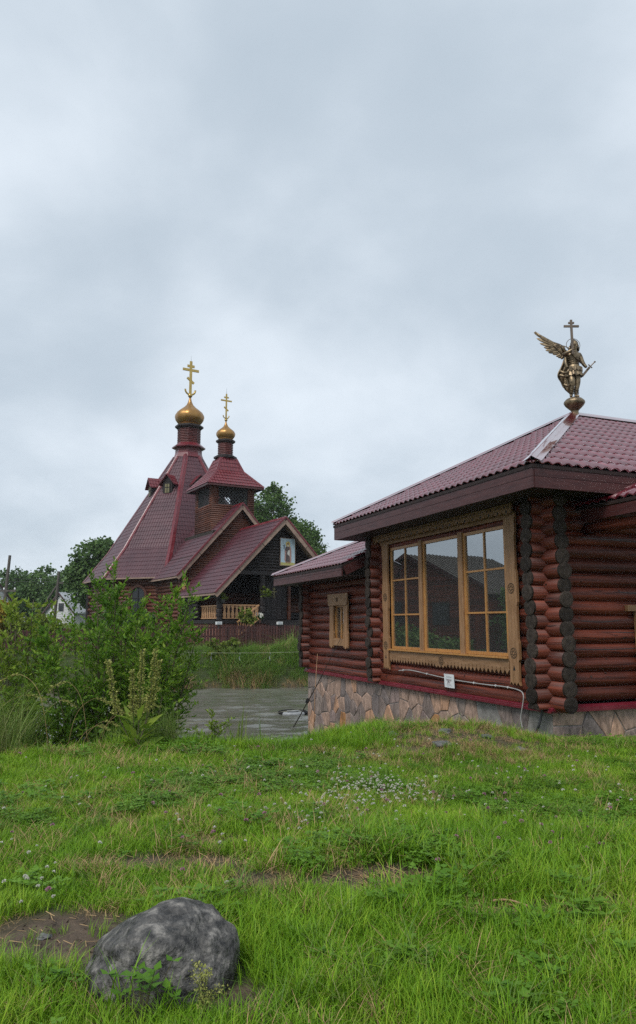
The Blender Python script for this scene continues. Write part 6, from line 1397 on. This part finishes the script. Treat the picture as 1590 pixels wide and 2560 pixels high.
# keep off the boulder, the cabin foundation
ce, se = math.cos(KA), math.sin(KA); lx = (xx - KX) * ce + (yy - KY) * se; ly = -(xx - KX) * se + (yy - KY) * ce
so_v = soil(xx, yy); z_ = gz(xx, yy)
keep = ~((lx > -.10) & (ly > -.06)) & (z_ > -.7) & (((xx + .69) / .38) ** 2 + ((yy - 3.56) / .36) ** 2 > 1) & (RNG.uniform(0, 1, NP) > so_v * 1.0)
xx, yy, z_, so_v = xx[keep], yy[keep], z_[keep], so_v[keep]; n = len(xx)
pat = vnoise(xx, yy, 1.6, 7) + .5 * vnoise(xx, yy, 4.1, 8); rnd = RNG.uniform(0, 1, n)
idx = RNG.integers(0, 3, n); longg = (yy < 4.3) | ((xx > .3) & (yy < 6.0)); idx = np.where((rnd < .55) & longg, RNG.integers(3, 5, n), idx)
idx = np.where((rnd > .93) & longg, 5, idx); idx = np.where((pat > .2) & (rnd > .68) & (yy > 4.8), RNG.integers(6, 8, n), idx); idx = np.where((rnd > .982) & (pat > -.2), 8, idx); idx = np.where(rnd < .012, 10, idx); idx = np.where((rnd > .30) & (rnd < .335), 11, idx)
mound = np.exp(-((xx - 1.75) / 1.25) ** 4 - ((yy - 9.75) / 1.05) ** 4)
r2 = RNG.uniform(0, 1, n); idx = np.where((r2 < mound * .70), np.where(r2 < mound * .22, 9, 11), idx); idx = np.where((so_v > .3) & (r2 < .55), 9, idx)
edge = (yy > 9.4) & (xx < 1); idx = np.where(edge & (r2 < .35), RNG.integers(3, 6, n), idx); idx = np.where((mound > .3) & (r2 > .72) & (r2 < .92), RNG.integers(3, 6, n), idx)
rot = np.stack([RNG.normal(0, .12, n), RNG.normal(0, .12, n), RNG.uniform(0, 6.283, n)], 1); sc_ = RNG.uniform(.7, 1.3, n) * (.9 + .25 * vnoise(xx, yy, .9, 3)) * np.where(so_v > .4, .7, 1)
scatter('lawn_grass', 'wet green lawn of grass and clover in the foreground', 'grass', np.stack([xx, yy, z_ - .004], 1), rot, sc_, idx, lawn_c)
# bank and yard grass
bank = [proto('sward_%02d' % i, *blades(40, .22, h, .011, sp, 5, dr), m) for i, (h, sp, dr, m) in enumerate([(.50, .6, .9, 'grass_far'), (.65, .5, 1.0, 'grass_far'), (.40, .8, .7, 'grass_far'), (.60, .5, .9, 'reed'), (.55, .5, .8, 'straw')])]
v, q = crown_leaves([(0, 0, .35, .22, .22, .30)], 90, .10); bank.append(proto('sward_05', v, q, 'lime'))
bank_c = collection('bank tufts', bank); NB = 7000
xx = RNG.uniform(-19, 4, NB); off = RNG.uniform(0, 1, NB) ** .8 * 7.5; yy = far_shore(xx) - .35 + off; z_ = gz(xx, yy); keep = z_ > -1.58
xx, yy, z_ = xx[keep], yy[keep], z_[keep]; n = len(xx); rr = RNG.uniform(0, 1, n); pz = vnoise(xx, yy, .8, 6); idx = RNG.integers(0, 3, n); idx = np.where(rr > .90, 3, idx); idx = np.where((rr < .03) | ((z_ < -1.25) & (rr < .45)), 4, idx); idx = np.where((pz > .35) & (rr > .5) & (yy < far_shore(xx) + 2.2), 5, idx)
rot = np.stack([RNG.normal(0.10, .22, n), RNG.normal(0, .22, n), RNG.uniform(0, 6.283, n)], 1)
scatter('bank_grass', 'long grass covering the far bank of the pond below the picket fence', 'grass', np.stack([xx, yy, z_ - .03], 1), rot, RNG.uniform(.6, 1.7, n) ** 1.2 * (0.85 + .5 * vnoise(xx, yy, 1.3, 11) + .3 * vnoise(xx, yy, 3.7, 12)) * np.where(np.abs((yy - (38.4 + .5774 * (xx + 7.25)))) < 2.7, .36, np.where(yy > far_shore(xx) + 4.5, .5, 1)), idx, bank_c)
NB = 1900; xx = RNG.uniform(-12, 1.2, NB); yy = RNG.uniform(10, 13.6, NB); z_ = gz(xx, yy); keep = (z_ < -.05) & (z_ > -1.6); lx = (xx - KX) * ce + (yy - KY) * se; keep &= lx < -.2
xx, yy, z_ = xx[keep], yy[keep], z_[keep]; n = len(xx)
scatter('shore_grass', 'rough grass on the near slope down to the pond', 'grass', np.stack([xx, yy, z_ - .03], 1), np.stack([RNG.normal(0, .15, n), RNG.normal(0, .15, n), RNG.uniform(0, 6.28, n)], 1), RNG.uniform(.3, .65, n), RNG.integers(0, 4, n), bank_c)
NB = 5000; xx = RNG.uniform(-45, 4, NB); yy = RNG.uniform(40, 85, NB); z_ = gz(xx, yy); n = NB
scatter('yard_grass', 'grass of the yard around the church and the far houses', 'grass', np.stack([xx, yy, z_ - .03], 1), np.stack([RNG.normal(0, .15, n), RNG.normal(0, .15, n), RNG.uniform(0, 6.28, n)], 1), RNG.uniform(.6, 1.3, n), RNG.integers(0, 4, n), bank_c)
# clover flowers
def flower_head(n, r, sq):
    D = RNG.normal(size=(n, 3)); D[:, 2] = np.abs(D[:, 2]) * .9 + .05; D /= np.linalg.norm(D, axis=1, keepdims=True); P = D * r * .35 * np.array([1, 1, sq]); L = np.full(n, r * .75); return leaf_quads(P, D, L, L * .32)
fw = proto('bloom_0', *flower_head(40, .013, .9), 'petal_w'); fp = proto('bloom_1', *flower_head(46, .016, 1.2), 'petal_p')
bl_c = collection('clover blooms', [fw, fp])
def blooms(name, label, cx_, cy_, a, b, n, pink, h):
    x = cx_ + RNG.normal(0, a, n); y = cy_ + RNG.normal(0, b, n); z0 = gz(x, y) + RNG.uniform(h * .7, h * 1.2, n); return x, y, z0, np.where(RNG.uniform(0, 1, n) < pink, 1, 0)
parts = [blooms('', '', .62, 7.1, .28, .45, 190, .03, .11), blooms('', '', .25, 6.6, .3, .35, 60, .05, .11), blooms('', '', 1.3, 6.3, .5, .35, 14, .7, .14), blooms('', '', 2.1, 5.9, .4, .4, 12, .85, .15), blooms('', '', -.3, 5.9, .5, .3, 34, .25, .11), blooms('', '', -1.4, 7.0, 1.0, .8, 36, .3, .12),
         blooms('', '', 2.4, 7.4, .7, .8, 50, .2, .11), blooms('', '', 1.25, 5.1, .35, .2, 8, .9, .16), blooms('', '', -1.9, 4.6, .4, .3, 16, 0, .1), blooms('', '', 0, 8.4, 1.6, .9, 50, .2, .11), blooms('', '', .2, 5.2, 1.4, .7, 22, .4, .12)]
x, y, z_, ix = [np.concatenate([p[i] for p in parts]) for i in range(4)]; n = len(x)
scatter('clover_flowers', 'white and pink clover flowers dotted over the lawn', 'flowers', np.stack([x, y, z_], 1), np.stack([RNG.normal(0, .25, n), RNG.normal(0, .25, n), RNG.uniform(0, 6.28, n)], 1), RNG.uniform(.7, 1.25, n), ix, bl_c)
# straw litter on bare soil
V = []; Q = []; nb = 0
for cx_, cy_, a, b, n_ in ((.36, 4.72, .36, .13, 210), (-1.38, 4.05, .4, .35, 70), (-2.0, 3.75, .22, .25, 150), (1.9, 9.7, .8, .4, 260), (2.5, 9.2, .5, .25, 120), (1.0, 4.3, .3, .1, 60), (-1.0, 5.1, .5, .15, 80), (-.55, 4.95, .2, .1, 60), (-1.0, 3.35, .5, .2, 60)):
    for _ in range(n_):
        x, y = random.gauss(cx_, a * .6), random.gauss(cy_, b * .6); z0 = float(gz(x, y)) + random.uniform(.004, .03); t = random.uniform(0, 3.14); L_ = random.uniform(.03, .11); w_ = .0016; dx_, dy_ = math.cos(t), math.sin(t); dz_ = random.uniform(-.15, .25) * L_
        V += [(x - dy_ * w_, y + dx_ * w_, z0), (x + dx_ * L_ - dy_ * w_, y + dy_ * L_ + dx_ * w_, z0 + dz_), (x + dx_ * L_ + dy_ * w_, y + dy_ * L_ - dx_ * w_, z0 + dz_ + .001), (x + dy_ * w_, y - dx_ * w_, z0 + .001)]; Q.append([nb, nb + 1, nb + 2, nb + 3]); nb += 4
tag(np_mesh('straw_litter', np.array(V), np.array(Q), 'straw'), 'dry straw scattered on the bare soil patches', 'straw', kind='stuff')

# ------------------------------------------------------------------ boulder and stones
def rock(name, label, loc, size, mat, seed, sub=4, cat='rock', rz=0.0, group=None, rough=.16, shape=None):
    bm = bmesh.new(); bmesh.ops.create_icosphere(bm, subdivisions=sub, radius=1.0); s = seed * 3.7
    for v in bm.verts:
        p = v.co.copy(); n1 = mnoise.noise(p * 1.1 + Vector((s, s, s))) * rough * 1.6 + mnoise.noise(p * 2.6 + Vector((s, -s, s))) * rough * .6 + mnoise.noise(p * 7 + Vector((s, s, -s))) * rough * .16 - abs(mnoise.noise(p * 4.3 + Vector((-s, s, s)))) * rough * .30 + mnoise.noise(p * 19) * rough * .06
        q = p * (1 + n1)
        if shape: q = shape(q)
        v.co = Vector((q.x * size[0], q.y * size[1], q.z * size[2]))
    me = bpy.data.meshes.new(name); bm.to_mesh(me); bm.free(); me.materials.append(M[mat]); me.polygons.foreach_set('use_smooth', [True] * len(me.polygons))
    o = link(bpy.data.objects.new(name, me)); o.location = loc; o.rotation_euler = (0, 0, rz); return tag(o, label, cat, group)
def bshape(q):
    q = q.copy()
    if q.z > 0: q.z *= 1 + .10 * max(-.9, min(.9, q.x)) ; 
    if q.x < -.2: q.z *= 1 - .26 * min(1, (-q.x - .2))
    if q.x > .3: q.x = .3 + (q.x - .3) * .80
    return q
rock('boulder', 'large rounded wet grey boulder in the lower left foreground', (-.69, 3.62, .04), (.365, .30, .255), 'boulder', 2.3, 6, 'boulder', 0.1, None, .11, bshape)
for i, (x, y, s, lab, m) in enumerate([(1.56, 9.32, .15, 'flat grey rock half buried in the dry mound near its middle', 'rock'), (1.72, 10.05, .10, 'rough grey rock just behind the flat rock on the mound', 'rock'), (2.50, 9.3, .08, 'grey rock at the right side of the dry mound', 'rock'), (1.26, 7.95, .05, 'small pale stone in the lawn below the dry mound', 'paper'), (1.0, 10.2, .10, 'small dark rock at the left end of the mound', 'rock'), (2.2, 9.75, .09, 'small rock in the straw on top of the mound', 'rock'), (-1.42, 4.02, .04, 'dark little stone on bare soil left of the boulder', 'rock')]):
    rock('field_stone', lab, (x, y, float(gz(x, y)) + s * .05), (s * .95, s * .8, s * .42), m, i + 5.1, 4, 'stone', i * 1.1, 'loose stones in the grass', .34)
sk_ = MB().tube(smooth_path([(.98, 4.40, .035), (1.08, 4.36, .055), (1.2, 4.30, .035)], 4), [.006] * 4 + [.005] * 5, 6).build('stick', 'cane', None); tag(sk_, 'pale dry stick lying on the bare soil at the right', 'stick')
cl = MB()
for _ in range(380):
    cx_, cy_, a, b, k = random.choice(SOIL[:7]); x, y = random.gauss(cx_, a * .55), random.gauss(cy_, b * .55); s = random.uniform(.004, .016); z0 = float(gz(x, y)); vs = [(x + random.uniform(-1, 1) * s, y + random.uniform(-1, 1) * s, z0 + random.uniform(-.3, 1) * s) for _ in range(5)]
    cl.add(vs, [(0, 1, 2), (0, 2, 3), (0, 3, 4), (1, 2, 4), (2, 3, 4), (0, 1, 4)])
M['clod'] = nmat('soil clods', (0.03, 0.021, 0.015), (0.10, 0.072, 0.052), scale=8, rough=.85, island=.3)
tag(cl.build('soil_clods', 'clod'), 'small clods and grit on the bare soil', 'soil', kind='stuff')
# leafy clover plant and grass in front of the boulder
P = []; D = []; Ls = []; Rl = []; stm = MB()
for i in range(17):
    a = random.uniform(0, 6.283); r = random.uniform(.02, .16); h = random.uniform(.06, .24); c = (r * math.cos(a), r * math.sin(a) * .6, h); stm.tube([(0, 0, 0), (c[0] * .6, c[1] * .6, h * .6), c], .002, 4, cap=False); a0 = random.uniform(0, 6.28)
    for k in range(3): t = a0 + k * 2.094; P.append(c); D.append((math.cos(t), math.sin(t), random.uniform(-.1, .45))); Ls.append(random.uniform(.035, .06)); Rl.append(0)
cp_ = thing('clover_plant', 'leafy green clover plant growing against the front of the boulder', 'plant', (-.72, 3.22, float(gz(-.72, 3.22)))); stm.build('stalks', 'twig', cp_); Ls = np.array(Ls); v, q = leaf_quads(np.array(P), np.array(D), Ls, Ls * .36, roll=np.zeros(len(P)), fold=.12); np_mesh('leaves', v, q, 'clover', cp_)
blade_plant('grass_tuft', 'few broad grass blades standing in front of the boulder', -.84, 3.26, 'grass', 'grass', 9, .07, .32, .010, .35, 6, .7)
yr = thing('cress_plant', 'thin seeding weed leaning over the right side of the boulder', 'plant', (-.47, 3.24, float(gz(-.47, 3.24)))); stm = MB(); P = []; D = []
for i in range(7):
    e = (random.uniform(-.05, .18), random.uniform(-.06, .02), random.uniform(.10, .24)); path = smooth_path([(0, 0, 0), (e[0] * .4, e[1], e[2] * .8), e], 6); stm.tube(path, .0018, 4, cap=False)
    for p in path[4:]:
        for _ in range(10): P.append((p.x + random.gauss(0, .012), p.y + random.gauss(0, .012), p.z + random.gauss(0, .008))); D.append((random.gauss(.4, .5), random.gauss(0, .5), random.gauss(.2, .5)))
stm.build('stalks', 'twig', yr); L = RNG.uniform(.6, 1.3, len(P)) * .010; v, q = leaf_quads(np.array(P), np.array(D), L, L * .35); np_mesh('seed_heads', v, q, 'seed', yr)['kind'] = 'stuff'


# ------------------------------------------------------------------ rainy air round the whole place
hz = MB().box((-960, -75, -4), (960, 1660, 27)).build('haze', [], None); hz.data.materials.clear(); tag(hz, 'thin grey rainy haze over the whole place', 'haze', kind='stuff')
hm_ = bpy.data.materials.new('rain haze'); hm_.use_nodes = True; hn = hm_.node_tree; hn.nodes.clear(); ho = hn.nodes.new('ShaderNodeOutputMaterial'); hv = hn.nodes.new('ShaderNodeVolumePrincipled')
hv.inputs['Color'].default_value = (0.86, 0.9, 0.95, 1); hv.inputs['Density'].default_value = 0.0003; hn.links.new(hv.outputs[0], ho.inputs['Volume']); hz.data.materials.append(hm_)
